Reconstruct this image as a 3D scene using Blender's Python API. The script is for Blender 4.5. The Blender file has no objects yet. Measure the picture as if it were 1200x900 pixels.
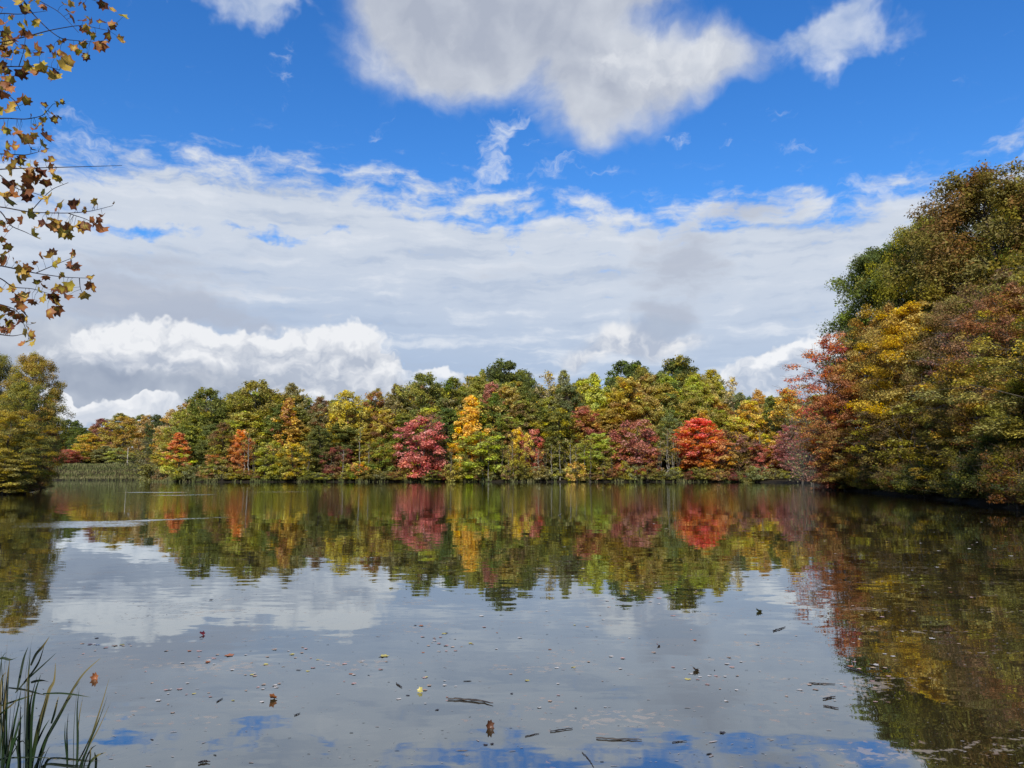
import bpy, math, random
import numpy as np
from mathutils import Vector, Matrix
scene = bpy.context.scene
COL = scene.collection
R = math.radians
# ------------------------------------------------------------------ camera
CAM_H = 1.9
PITCH = R(6.7)
FPX = 906.0
cam_d = bpy.data.cameras.new("camera")
cam = bpy.data.objects.new("camera", cam_d)
COL.objects.link(cam)
cam.location = (0, 0, CAM_H)
cam.rotation_euler = (R(90) + PITCH, 0, 0)
cam_d.sensor_fit = 'HORIZONTAL'
cam_d.sensor_width = 36.0
cam_d.lens = 36.0 * FPX / 1200.0
cam_d.clip_start = 0.05
cam_d.clip_end = 6000
scene.camera = cam
scene.view_settings.view_transform = 'Standard'
scene.view_settings.look = 'None'
scene.view_settings.exposure = 0
scene.view_settings.gamma = 1
scene.cycles.max_bounces = 7
scene.cycles.diffuse_bounces = 3
scene.cycles.glossy_bounces = 3
scene.cycles.transmission_bounces = 4
scene.cycles.transparent_max_bounces = 8
scene.cycles.caustics_reflective = False
scene.cycles.caustics_refractive = False
scene.cycles.sample_clamp_indirect = 6
scene.cycles.use_denoising = True
scene.cycles.denoiser = 'OPENIMAGEDENOISE'
scene.cycles.denoising_input_passes = 'RGB_ALBEDO_NORMAL'
scene.cycles.denoising_prefilter = 'ACCURATE'


def ray(px, py):
    a = (px - 600) / FPX
    b = (450 - py) / FPX
    return (a, math.cos(PITCH) - b * math.sin(PITCH), math.sin(PITCH) + b * math.cos(PITCH))


def at(px, py, D):
    """world point that the sight line (px, py) meets at depth y = D"""
    r = ray(px, py)
    k = D / r[1]
    return Vector((r[0] * k, D, CAM_H + r[2] * k))


def on_water(px, py, z=0.0):
    r = ray(px, py)
    k = (z - CAM_H) / r[2]
    return Vector((r[0] * k, r[1] * k, z))


def srgb(r, g, b):
    f = lambda c: (c / 255 / 12.92) if c / 255 <= 0.04045 else ((c / 255 + 0.055) / 1.055) ** 2.4
    return (f(r), f(g), f(b), 1.0)


# ------------------------------------------------------------------ a small wrapper for node arithmetic
class S:
    def __init__(s, t, o):
        s.t, s.o = t, o

    def _m(s, op, *a, clamp=False):
        n = s.t.nodes.new('ShaderNodeMath')
        n.operation = op
        n.use_clamp = clamp
        for i, x in enumerate((s,) + a):
            if isinstance(x, S):
                s.t.links.new(x.o, n.inputs[i])
            else:
                n.inputs[i].default_value = x
        return S(s.t, n.outputs[0])

    def __add__(s, x): return s._m('ADD', x)
    __radd__ = __add__
    def __sub__(s, x): return s._m('SUBTRACT', x)
    def __rsub__(s, x): return (s * -1.0) + x
    def __mul__(s, x): return s._m('MULTIPLY', x)
    __rmul__ = __mul__
    def __truediv__(s, x): return s._m('DIVIDE', x)
    def clamp(s): return s._m('ADD', 0.0, clamp=True)
    def pow(s, x): return s._m('POWER', x)
    def max(s, x): return s._m('MAXIMUM', x)
    def min(s, x): return s._m('MINIMUM', x)
    def abs(s): return s._m('ABSOLUTE')

    def ss(s, a, b, lo=0.0, hi=1.0):
        n = s.t.nodes.new('ShaderNodeMapRange')
        n.interpolation_type = 'SMOOTHSTEP'
        for i, x in enumerate((s, a, b, lo, hi)):
            if isinstance(x, S):
                s.t.links.new(x.o, n.inputs[i])
            else:
                n.inputs[i].default_value = x
        return S(s.t, n.outputs[0])


def nnode(t, kind, **kw):
    n = t.nodes.new(kind)
    for k, v in kw.items():
        setattr(n, k, v)
    return n


def put(t, sock, v):
    if isinstance(v, S):
        t.links.new(v.o, sock)
    elif v is not None:
        sock.default_value = v


def noise(t, vec, scale=1.0, detail=4.0, rough=0.5, lac=2.0, dist=0.0, color=False, dim='3D'):
    n = nnode(t, 'ShaderNodeTexNoise', noise_dimensions=dim)
    put(t, n.inputs['Vector'], vec)
    n.inputs['Scale'].default_value = scale
    n.inputs['Detail'].default_value = detail
    n.inputs['Roughness'].default_value = rough
    n.inputs['Lacunarity'].default_value = lac
    n.inputs['Distortion'].default_value = dist
    return S(t, n.outputs[1 if color else 0])


def mapping(t, vec, loc=(0, 0, 0), rot=(0, 0, 0), scale=(1, 1, 1), kind='POINT'):
    n = nnode(t, 'ShaderNodeMapping', vector_type=kind)
    put(t, n.inputs['Vector'], vec)
    n.inputs['Location'].default_value = loc
    n.inputs['Rotation'].default_value = rot
    n.inputs['Scale'].default_value = scale
    return S(t, n.outputs[0])


def vmath(t, op, a, b=None, scale=None):
    n = nnode(t, 'ShaderNodeVectorMath', operation=op)
    put(t, n.inputs[0], a)
    if b is not None:
        put(t, n.inputs[1], b)
    if scale is not None:
        put(t, n.inputs['Scale'], scale)
    return S(t, n.outputs['Value' if op in ('LENGTH', 'DOT_PRODUCT', 'DISTANCE') else 'Vector'])


def mixc(t, fac, a, b, blend='MIX', clamp=True):
    n = nnode(t, 'ShaderNodeMix', data_type='RGBA', blend_type=blend)
    n.clamp_factor = clamp
    put(t, n.inputs['Factor'], fac)
    put(t, n.inputs[6], a)
    put(t, n.inputs[7], b)
    return S(t, n.outputs[2])


def ramp(t, fac, stops, interp='LINEAR'):
    n = nnode(t, 'ShaderNodeValToRGB')
    n.color_ramp.interpolation = interp
    put(t, n.inputs[0], fac)
    e = n.color_ramp.elements
    while len(e) < len(stops):
        e.new(0.5)
    for i, (p, c) in enumerate(stops):
        e[i].position = p
        e[i].color = c if hasattr(c, '__len__') else (c, c, c, 1)
    return S(t, n.outputs[0])


def combine(t, x, y, z):
    n = nnode(t, 'ShaderNodeCombineXYZ')
    for i, v in enumerate((x, y, z)):
        put(t, n.inputs[i], v)
    return S(t, n.outputs[0])


def separate(t, v):
    n = nnode(t, 'ShaderNodeSeparateXYZ')
    put(t, n.inputs[0], v)
    return [S(t, n.outputs[i]) for i in range(3)]
# ------------------------------------------------------------------ sky: Nishita daylight with procedural clouds by direction
SUN_EL = R(39)
SUN_AZ = R(193)           # measured from +Y towards +X: behind the camera, a little to the left
w = bpy.data.worlds.new("World")
scene.world = w
w.use_nodes = True
T = w.node_tree
for n in list(T.nodes):
    T.nodes.remove(n)
sky = nnode(T, 'ShaderNodeTexSky', sky_type='NISHITA')
sky.sun_disc = False
sky.sun_elevation = SUN_EL
sky.sun_rotation = SUN_AZ
sky.altitude = 100
sky.air_density = 1.0
sky.dust_density = 0.4
sky.ozone_density = 2.2
SKY_STR = 0.15
tc = nnode(T, 'ShaderNodeTexCoord')
dx, dy, dz = separate(T, S(T, tc.outputs['Generated']))
az = dx._m('ARCTAN2', dy)
el = dz.min(0.9999).max(-0.9999)._m('ARCSINE')
U = az * FPX
Vv = el * FPX
P = combine(T, U, Vv, 0.0)          # direction on the sky, in units of 1/906 rad


def uv(px, py):
    r = ray(px, py)
    l = math.sqrt(sum(c * c for c in r))
    return math.atan2(r[0], r[1]) * FPX, math.asin(r[2] / l) * FPX


def warp(vec, scale, amp, seed, detail=4.0, rough=0.55, sy=1.0):
    n = noise(T, mapping(T, vec, loc=(seed, seed * 1.7, seed * 0.3), scale=(scale, scale * sy, 1)), 1.0, detail, rough, color=True, dim='2D')
    n = vmath(T, 'SUBTRACT', n, (0.5, 0.5, 0.5))
    return vmath(T, 'MULTIPLY', n, (amp, amp / sy, 0))


def after(vec):
    """makes this layer wait for the colour below it (keeps the shader's stack small); moves it by nothing"""
    return vmath(T, 'ADD', vmath(T, 'MULTIPLY', color, (1e-6, 1e-6, 0)), vec)


def blobs(vec, items):
    tot = None
    for (px, py, rx, ry, rot, wt) in items:
        u, v = uv(px, py)
        m = mapping(T, vec, loc=(u, v, 0), rot=(0, 0, R(rot)), scale=(rx, ry, 1), kind='TEXTURE')
        d = vmath(T, 'LENGTH', m)
        k = d.ss(0.0, 1.6, wt, 0.0)
        tot = k if tot is None else tot + k
    return tot


# deep blue, lighter towards the horizon
skyc = S(T, sky.outputs[0])
hs = nnode(T, 'ShaderNodeHueSaturation')
hs.inputs['Hue'].default_value = 0.51
hs.inputs['Saturation'].default_value = 1.32
hs.inputs['Value'].default_value = 1.0
T.links.new(skyc.o, hs.inputs['Color'])
base = vmath(T, 'SCALE', S(T, hs.outputs[0]), scale=SKY_STR * 1.0)
TINT = vmath(T, 'MULTIPLY', base, (0.80, 1.12, 1.24))
color = TINT

D1 = warp(P, 0.008, 60, 3.1, 4, 0.6)
D2 = warp(P, 0.03, 30, 7.7, 3, 0.6)
W1 = vmath(T, 'ADD', P, D1)
W2 = vmath(T, 'ADD', P, D2)
W3 = vmath(T, 'ADD', W1, D2)
CN = {}


def cloud_noise(vec, key, sc, light, d0, d1):
    n0 = noise(T, mapping(T, vec, loc=(sc * 300, 5, 0), scale=(sc, sc * 1.3, 1)), 1.0, d0, 0.57, dim='2D')
    v1 = vmath(T, 'ADD', vec, (light[0], light[1], 0))
    n1 = noise(T, mapping(T, v1, loc=(sc * 300, 5, 0), scale=(sc, sc * 1.3, 1)), 1.0, d1, 0.5, dim='2D')
    CN[key] = (n0, n0 - n1)


cloud_noise(W3, 'small', 0.026, (-10, 18), 5, 3)
cloud_noise(W1, 'large', 0.011, (20, 14), 6, 3)

# --- the broad altocumulus sheet
bx = (U + 640.0) / 1280.0
pts = [(-40, 185), (60, 192), (130, 193), (200, 195), (300, 200), (400, 206), (470, 222), (560, 236), (650, 246), (750, 262),
       (830, 256), (900, 232), (980, 248), (1060, 232), (1130, 212), (1250, 180)]
stops = []
for px, py in pts:
    u, v = uv(px, py)
    stops.append(((u + 640) / 1280, v / 400.0))
stops.sort()
edge = ramp(T, bx, stops, 'B_SPLINE') * 400.0 + 12.0
below = edge - Vv                      # > 0 under the sheet's upper edge
WB = vmath(T, 'ADD', P, vmath(T, 'ADD', vmath(T, 'MULTIPLY', D1, (.6, .35, 0)), vmath(T, 'MULTIPLY', D2, (.8, .25, 0))))
bandn = noise(T, mapping(T, WB, loc=(9, 4, 0), rot=(0, 0, R(-4)), scale=(0.0050, 0.042, 1)), 1.0, 4, 0.55, dim='2D')
puffn = noise(T, mapping(T, WB, loc=(2, 8, 0), rot=(0, 0, R(8)), scale=(0.020, 0.050, 1)), 1.0, 5, 0.6, dim='2D')
holes = blobs(W3, [(170, 264, 66, 11, 4, 1.05), (350, 272, 90, 7, 0, .8), (580, 258, 80, 13, 3, .7), (480, 240, 60, 12, 0, .45), (610, 290, 30, 8, 0, .5), (60, 250, 60, 14, 0, .4)])
cov = below.ss(-45.0, 70.0, 0.0, 1.5) + (bandn - 0.5) * 1.1 + (puffn - 0.5) * 1.9 - holes
aA = cov.ss(0.25, 1.15) * below.ss(-60.0, 0.0)
shade = below.ss(60.0, 260.0)
colA = mixc(T, shade, srgb(208, 216, 228), srgb(168, 187, 215))
tex = (bandn - 0.5) * 2.2 + (puffn - 0.5) * 0.9
colA = mixc(T, tex.ss(0.0, 0.6) * .9, colA, srgb(224, 229, 237))
colA = mixc(T, (tex * -1.0).ss(0.0, 0.5) * 0.6, colA, srgb(176, 190, 212))
color = mixc(T, aA * 0.97, color, colA)

# --- grey veils lying over the sheet
veil = blobs(W1, [(800, 310, 80, 50, 10, 1.0), (780, 370, 40, 16, 0, .9), (890, 245, 50, 22, 0, .8), (190, 300, 110, 22, 5, .8), (130, 350, 140, 34, 0, 1.0),
                  (240, 365, 130, 20, 0, .7), (610, 330, 90, 30, 0, .5), (1020, 330, 70, 30, 0, .5), (330, 330, 90, 12, 0, .4)])
aV = (veil + (puffn - 0.5) * 1.2 + (bandn - .5) * .8).ss(0.35, 1.15)
color = mixc(T, aV * 0.75, color, srgb(176, 184, 201))


def cumulus(vec, items, key, lo, hi, noise_amp, white, grey, graybias=0.0, op=1.0, contrast=2.4, vert=None):
    """puffy clouds: blobs broken up by noise; lit from above, and where the noise falls off towards the light"""
    global color
    vec = after(vec)
    n0, dn = CN[key]
    m = blobs(vec, items)
    a = (m + (n0 - 0.5) * noise_amp).ss(lo, hi)
    k = dn * contrast + (0.5 - graybias) - (m - 0.9).max(0.0) * 0.25
    if vert:
        v0 = uv(600, vert[0])[1]
        k = k + (Vv - v0) * (1.0 / vert[1])
    color = mixc(T, a * op, color, mixc(T, k.clamp(), grey, white))


# low grey mass and the bright heap clouds above the trees
cumulus(W1, [(150, 440, 200, 60, 0, 1.0), (350, 455, 140, 30, 0, .7), (60, 430, 100, 70, 0, .8)], 'large', .35, 1.1, 1.0, srgb(204, 211, 222), srgb(162, 173, 192), graybias=.0)
cumulus(W3, [(130, 405, 85, 28, 6, .8), (240, 408, 90, 30, 0, .95), (345, 414, 80, 34, 0, 1.1), (420, 424, 60, 34, -20, .95), (300, 440, 130, 34, 0, .8), (420, 458, 120, 26, 0, .9)],
        'small', .36, .72, .9, srgb(238, 240, 244), srgb(182, 191, 207), vert=(440, 70), contrast=2.2)
cumulus(W1, [(190, 455, 170, 20, 0, 1.1), (260, 436, 70, 14, -8, .5), (100, 436, 70, 18, 0, .6)], 'large', .45, 1.2, 1.0, srgb(176, 186, 202), srgb(148, 160, 181), op=.7)
cumulus(W3, [(120, 478, 60, 14, 0, 1.1), (175, 474, 60, 12, 0, 1.0), (60, 484, 60, 16, 0, .9)], 'small', .5, .85, .8, srgb(240, 242, 246), srgb(205, 212, 224))
cumulus(W3, [(500, 440, 44, 18, 0, 1.1), (545, 448, 34, 16, 0, 1.0), (590, 452, 44, 14, 0, .7)], 'small', .45, .75, .7, srgb(238, 241, 246), srgb(186, 199, 219), vert=(440, 60))
cumulus(W1, [(730, 404, 62, 20, 4, 1.1), (790, 398, 60, 20, 0, .8), (665, 424, 44, 16, 0, .6)], 'small', .35, 1.1, .8, srgb(234, 236, 240), srgb(182, 192, 210), vert=(408, 70))
cumulus(W1, [(770, 385, 40, 12, 0, .9), (800, 378, 30, 10, 0, .6)], 'large', .4, 1.1, .7, srgb(176, 188, 207), srgb(162, 176, 200), op=.8)
cumulus(W3, [(900, 448, 60, 28, 10, 1.2), (955, 430, 60, 30, 0, .9), (865, 446, 36, 14, 0, .6), (1000, 440, 80, 46, 0, 1.0)], 'small', .45, .85, .9, srgb(242, 244, 248), srgb(184, 196, 215), vert=(440, 80))

# --- the large cloud at the top of the sky
cumulus(W1, [(480, 50, 60, 60, 30, .6), (520, 15, 125, 75, 20, 1.1), (640, 20, 130, 80, 0, 1.3), (550, 75, 70, 50, 35, .7), (640, 100, 50, 36, 0, .4), (715, 105, 70, 64, -10, 1.1),
             (690, 145, 40, 34, 0, .6), (800, 74, 85, 50, 10, .95), (870, 62, 60, 34, 0, .7), (440, -10, 80, 36, 0, .7), (600, -50, 200, 60, 0, 1.2), (800, -14, 80, 16, 0, .6)],
        'large', .22, 1.35, 1.3, srgb(220, 225, 233), srgb(172, 180, 197), contrast=1.1)
cumulus(W3, [(770, 56, 70, 30, 10, .8), (800, 86, 70, 30, 10, .8), (725, 70, 50, 50, 0, .7), (850, 64, 56, 22, 0, .5), (520, 50, 46, 30, 30, .4)],
        'small', .40, 1.3, 1.3, srgb(234, 237, 242), srgb(194, 201, 214), op=.7, contrast=1.4)
cumulus(W3, [(985, 38, 66, 32, 14, 1.0), (1050, 38, 50, 18, 0, .6), (920, 38, 50, 18, 0, .6), (990, 8, 34, 22, 0, .5), (980, 70, 28, 18, 0, .4)],
        'large', .30, 1.3, 1.6, srgb(222, 229, 240), srgb(168, 186, 218), op=.85)
cumulus(W3, [(285, 2, 50, 32, 20, 1.0), (320, 20, 30, 20, 30, .6), (240, -8, 34, 20, 0, .6), (360, -5, 60, 16, 0, .6)], 'large', .30, 1.3, 1.5, srgb(224, 230, 240), srgb(170, 187, 216), op=.85)
# --- thin wisps
W4 = after(W3)
wis = blobs(W4, [(590, 168, 20, 52, -28, .78), (568, 205, 36, 16, 10, .6), (608, 150, 40, 12, 30, .5), (92, 150, 40, 26, 0, .55), (110, 180, 60, 14, 0, .5),
                 (650, 205, 50, 10, 8, .75), (700, 215, 40, 8, 0, .6), (330, 80, 10, 34, -10, .6), (440, 150, 9, 24, -30, .5), (325, 190, 26, 7, 0, .7), (425, 205, 26, 9, 0, .8),
                 (790, 162, 24, 9, 10, .6), (925, 132, 18, 11, 0, .6), (860, 172, 24, 8, 0, .4), (940, 178, 28, 8, 0, .5), (1010, 222, 36, 9, 8, .85), (1045, 228, 36, 9, 0, .85),
                 (1185, 196, 40, 9, 4, .8), (290, 204, 26, 8, 0, .6), (1195, 160, 14, 24, 0, .5), (640, 175, 24, 9, 0, .4)])
wn = noise(T, mapping(T, W4, loc=(4, 4, 4), rot=(0, 0, R(25)), scale=(.03, .07, 1)), 1.0, 5, .62, dim='2D')
aW = (wis + (wn - .5) * 1.9).ss(.34, 1.45)
color = mixc(T, aW * .8, color, srgb(214, 224, 240))

# the low sky brightens as it nears the horizon; under the horizon a dark ground tone
hz = Vv.ss(-5.0, 60.0, 0.25, 0.0)
color = mixc(T, hz, color, srgb(205, 216, 230))
color = mixc(T, Vv.ss(-20.0, -2.0, 1.0, 0.0), color, (0.05, 0.055, 0.04, 1))
bg = nnode(T, 'ShaderNodeBackground')
put(T, bg.inputs[0], color)
bg.inputs[1].default_value = 1.0
wo = nnode(T, 'ShaderNodeOutputWorld')
T.links.new(bg.outputs[0], wo.inputs[0])
w.cycles.sampling_method = 'NONE'

sd = bpy.data.lights.new("sun", 'SUN')
sd.energy = 4.9
sd.angle = R(0.55)
sd.color = (1.0, 0.93, 0.82)
sun = bpy.data.objects.new("sun", sd)
COL.objects.link(sun)
to_sun = Vector((math.sin(SUN_AZ) * math.cos(SUN_EL), math.cos(SUN_AZ) * math.cos(SUN_EL), math.sin(SUN_EL)))
sun.rotation_euler = to_sun.to_track_quat('Z', 'Y').to_euler()
sun.location = to_sun * 50
# ------------------------------------------------------------------ object helpers
def new_mat(name):
    m = bpy.data.materials.new(name)
    m.use_nodes = True
    t = m.node_tree
    for n in list(t.nodes):
        t.nodes.remove(n)
    out = nnode(t, 'ShaderNodeOutputMaterial')
    return m, t, out


def principled(t, out, color, rough=0.8, spec=0.3, normal=None):
    p = nnode(t, 'ShaderNodeBsdfPrincipled')
    put(t, p.inputs['Base Color'], color)
    put(t, p.inputs['Roughness'], rough)
    p.inputs['Specular IOR Level'].default_value = spec
    if normal is not None:
        put(t, p.inputs['Normal'], normal)
    t.links.new(p.outputs[0], out.inputs[0])
    return p


def bump(t, h, strength=0.5, dist=0.05):
    n = nnode(t, 'ShaderNodeBump')
    n.inputs['Strength'].default_value = strength
    n.inputs['Distance'].default_value = dist
    put(t, n.inputs['Height'], h)
    return S(t, n.outputs[0])


def geo_pos(t):
    return S(t, nnode(t, 'ShaderNodeNewGeometry').outputs['Position'])


def obj_coord(t):
    return S(t, nnode(t, 'ShaderNodeTexCoord').outputs['Object'])


def fast_mesh(name, verts, faces, nper, attr=None, smooth=False):
    """verts (N,3); faces (M,nper) index array"""
    me = bpy.data.meshes.new(name)
    verts = np.asarray(verts, np.float32)
    faces = np.asarray(faces, np.int32)
    me.vertices.add(len(verts))
    me.vertices.foreach_set('co', verts.ravel())
    me.loops.add(faces.size)
    me.loops.foreach_set('vertex_index', faces.ravel())
    me.polygons.add(len(faces))
    me.polygons.foreach_set('loop_start', np.arange(0, faces.size, nper, dtype=np.int32))
    me.polygons.foreach_set('loop_total', np.full(len(faces), nper, np.int32))
    if smooth:
        me.polygons.foreach_set('use_smooth', np.ones(len(faces), bool))
    me.update(calc_edges=True)
    if attr is not None:
        a = me.attributes.new('var', 'FLOAT_COLOR', 'POINT')
        a.data.foreach_set('color', np.asarray(attr, np.float32).ravel())
    return me


def link(name, me, mat=None, parent=None, loc=None):
    o = bpy.data.objects.new(name, me)
    COL.objects.link(o)
    if mat is not None and me is not None and not me.materials:
        me.materials.append(mat)
    if parent is not None:
        o.parent = parent
    if loc is not None:
        o.location = loc
    return o


def tag(o, label=None, cat=None, group=None, kind=None):
    if label: o['label'] = label
    if cat: o['category'] = cat
    if group: o['group'] = group
    if kind: o['kind'] = kind
    return o


def empty(name, loc, rz=0.0, scale=1.0):
    o = bpy.data.objects.new(name, None)
    COL.objects.link(o)
    o.empty_display_size = 0.5
    o.location = loc
    o.rotation_euler = (0, 0, rz)
    o.scale = (scale,) * 3 if not hasattr(scale, '__len__') else scale
    return o


# ------------------------------------------------------------------ the pond outline and the ground
SHORE = [(-9, 2.6), (-3, 2.9), (3, 2.6), (9, 3.2), (15, 8), (20.5, 20), (24, 32), (26.2, 39), (29, 48), (32.5, 58), (36, 74), (40, 92), (41.5, 104), (47, 118),
         (58, 138), (66, 160), (68, 182), (58, 198), (40, 203), (20, 206), (0, 205), (-18, 207), (-40, 204), (-62, 206), (-80, 203), (-88, 207), (-97, 218),
         (-106, 240), (-113, 258), (-135, 263), (-165, 264), (-210, 260), (-215, 225), (-170, 190), (-125, 152), (-98, 136), (-80, 124), (-71, 113), (-62, 103), (-56.5, 92),
         (-50.5, 78), (-44, 60), (-36, 38), (-22, 14)]
SH = np.array(SHORE, float)


def shore_dist(x, y):
    """signed distance to the shoreline, positive on land; x, y arrays"""
    x = np.asarray(x, float); y = np.asarray(y, float)
    best = np.full(x.shape, 1e9)
    inside = np.zeros(x.shape, bool)
    n = len(SH)
    for i in range(n):
        ax, ay = SH[i]; bx_, by_ = SH[(i + 1) % n]
        ex, ey = bx_ - ax, by_ - ay
        tt = np.clip(((x - ax) * ex + (y - ay) * ey) / (ex * ex + ey * ey), 0, 1)
        d = np.hypot(x - ax - tt * ex, y - ay - tt * ey)
        best = np.minimum(best, d)
        c = ((ay > y) != (by_ > y))
        with np.errstate(divide='ignore', invalid='ignore'):
            xi = ax + (y - ay) / (ey if ey != 0 else 1e-9) * ex
        inside ^= c & (x < xi)
    return np.where(inside, -best, best)


def hills(x, y):
    return (np.sin(x * 0.043 + 1.3) * np.sin(y * 0.037 + 0.4) + 0.5 * np.sin(x * 0.11 + y * 0.07) + 0.35 * np.sin(x * 0.31 - y * 0.23 + 2)) * 0.5


def ground_z(x, y):
    x = np.asarray(x, float); y = np.asarray(y, float)
    wob = 0.5 * np.sin(x * 0.9 + 0.4 * y) + 0.4 * np.sin(y * 1.1 - 0.5 * x) + 0.3 * np.sin(x * 2.3 + y * 1.7)
    d = shore_dist(x, y)
    near = np.clip(1 - y / 15.0, 0, 1)
    dd = d + wob * 0.35 * (1 - near)
    z = np.where(dd < 0, np.maximum(-1.3, dd * 0.5), 0)
    step = 0.45 * np.clip(dd / 1.2, 0, 1) ** 0.7
    slope = np.clip(dd - 1, 0, 200)
    far = np.clip((y - 150) / 60, 0, 1)
    rise = slope * (0.035 + 0.05 * far)
    rise = np.minimum(rise, 3.0 + 5.5 * far + slope * 0.004)
    z = z + np.where(dd > 0, step + rise, 0)
    z = z + np.where(dd > 3, hills(x, y) * np.clip((dd - 3) / 20, 0, 1), 0)
    # the grassy embankment at the far left
    e = np.clip((-96 - x) / 10, 0, 1) * np.clip((y - 235) / 15, 0, 1)
    emb = np.where(dd > 0, 0.5 + 4.6 * np.clip((dd - 3) / 13, 0, 1) ** 0.9, z)
    z = z * (1 - e) + emb * e
    return z


def gz(x, y):
    return float(ground_z(np.array([x]), np.array([y]))[0])


def axis(lo, hi, step, far):
    mid = np.arange(lo, hi + 0.01, step)
    out = [hi]
    s = step
    while out[-1] < far:
        s *= 1.35
        out.append(out[-1] + s)
    inn = [lo]
    s = step
    while inn[-1] > -far:
        s *= 1.35
        inn.append(inn[-1] - s)
    return np.array(inn[:0:-1] + list(mid) + out[1:])


gx = axis(-230, 110, 2.0, 3500)
gy = axis(-14, 300, 2.0, 3500)
GX, GY = np.meshgrid(gx, gy)
GZ = ground_z(GX, GY)
nx, ny = len(gx), len(gy)
idx = np.arange(nx * ny).reshape(ny, nx)
F = np.stack([idx[:-1, :-1], idx[:-1, 1:], idx[1:, 1:], idx[1:, :-1]], -1).reshape(-1, 4)
m_ground, t, out = new_mat("ground_soil")
p = geo_pos(t)
n1 = noise(t, p, 0.35, 6, 0.6)
n2 = noise(t, p, 6.0, 5, 0.65)
n3 = noise(t, p, 0.05, 3, 0.5)
pz = separate(t, p)[2]
c = mixc(t, n1.ss(.35, .65), (0.028, 0.022, 0.013, 1), (0.06, 0.04, 0.02, 1))
c = mixc(t, n2.ss(.5, .75), c, (0.10, 0.055, 0.026, 1))
c = mixc(t, n3.ss(.5, .62) * .6, c, (0.05, 0.06, 0.02, 1))
c = mixc(t, pz.ss(0.9, 0.3), c, (0.022, 0.018, 0.012, 1))
principled(t, out, c, 0.95, 0.1, bump(t, n2, .6, .08))
ground = link("ground", fast_mesh("ground", np.stack([GX, GY, GZ], -1).reshape(-1, 3), F, 4, smooth=True), m_ground)
tag(ground, "wooded leaf-strewn ground around the pond", kind='structure')

# ------------------------------------------------------------------ water
m_water, t, out = new_mat("pond_water")
p = geo_pos(t)
px_, py_, pz_ = separate(t, p)


def wnoise(sx, sy, seed, detail=2):
    v = noise(t, mapping(t, p, loc=(seed, seed * 1.3, seed), scale=(sx, sy, 1)), 1.0, detail, 0.5, color=True, dim='2D')
    return vmath(t, 'SUBTRACT', v, (0.5, 0.5, 0.5))


# calm patches and breeze patches, in metres on the water
patch = noise(t, mapping(t, p, loc=(3, 8, 0), scale=(0.03, 0.045, 1)), 1.0, 3, 0.55, dim='2D')
def band(x0, y0, x1, y1, wdt, power=1.0):
    """soft streak along the segment (x0,y0)-(x1,y1)"""
    L = math.hypot(x1 - x0, y1 - y0)
    a = math.atan2(y1 - y0, x1 - x0)
    wv = vmath(t, 'ADD', p, vmath(t, 'MULTIPLY', wnoise(0.25, 0.25, x0), (1.0, wdt * 1.4, 0)))
    m = mapping(t, wv, loc=((x0 + x1) / 2, (y0 + y1) / 2, 0), rot=(0, 0, a), scale=(L / 2, wdt, 1), kind='TEXTURE')
    x, y, z = separate(t, m)
    return x.abs().ss(1.2, 0.35) * y.abs().ss(1.0, 0.35) * power


def wp(px, py):
    v = on_water(px, py)
    return v.x, v.y


breeze = band(*wp(40, 562.6), *wp(150, 562.8), 9.0, .8)
breeze = breeze + band(*wp(140, 577.0), *wp(225, 577.0), 2.2, .9) + band(*wp(180, 580.6), *wp(262, 579.5), 2.0, .7) + band(*wp(268, 577.0), *wp(380, 576.0), 2.4, .5)
breeze = breeze + band(*wp(-20, 617), *wp(180, 612.5), 2.6, .55) + band(*wp(140, 611.0), *wp(285, 605.6), .6, .45) + band(*wp(590, 574.5), *wp(640, 574.5), 1.5, .3)
gr = noise(t, mapping(t, p, scale=(.5, 3.0, 1)), 1.0, 5, .65, dim='2D')
brz = (breeze * (gr.ss(.34, .62, .1, 1.3))).clamp()
far = py_.ss(35.0, 60.0)                       # the further half of the pond is faintly rippled all over
long_w = wnoise(0.5, 1.1, 1.0, 2)
mid_w = wnoise(1.6, 4.2, 5.0, 2)
fine_w = wnoise(9.0, 17.0, 9.0, 2)
amp_mid = 0.010 + patch.ss(.42, .6) * 0.010
n = vmath(t, 'SCALE', long_w, scale=0.010)
n = vmath(t, 'ADD', n, vmath(t, 'SCALE', mid_w, scale=amp_mid + far * 0.018))
n = vmath(t, 'ADD', n, vmath(t, 'SCALE', fine_w, scale=0.004 + far * 0.055))
n = vmath(t, 'ADD', n, vmath(t, 'SCALE', fine_w, scale=brz * 0.55))
n = vmath(t, 'ADD', vmath(t, 'MULTIPLY', n, (0.35, 1.0, 0)), (0, 0, 1))
n = vmath(t, 'ADD', n, combine(t, 0.0, brz * -0.075, 0.0))
n = vmath(t, 'NORMALIZE', n)
gl = nnode(t, 'ShaderNodeBsdfGlossy')
put(t, gl.inputs['Roughness'], brz * 0.12 + 0.012)
gl.inputs['Color'].default_value = (0.88, 0.95, 1.0, 1)
put(t, gl.inputs['Normal'], n)
df = nnode(t, 'ShaderNodeBsdfDiffuse')
murk = noise(t, mapping(t, p, scale=(.5, .5, 1)), 1.0, 4, .6, dim='2D')
wcol = mixc(t, murk.ss(.3, .7), (0.022, 0.017, 0.007, 1), (0.045, 0.034, 0.014, 1))
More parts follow.
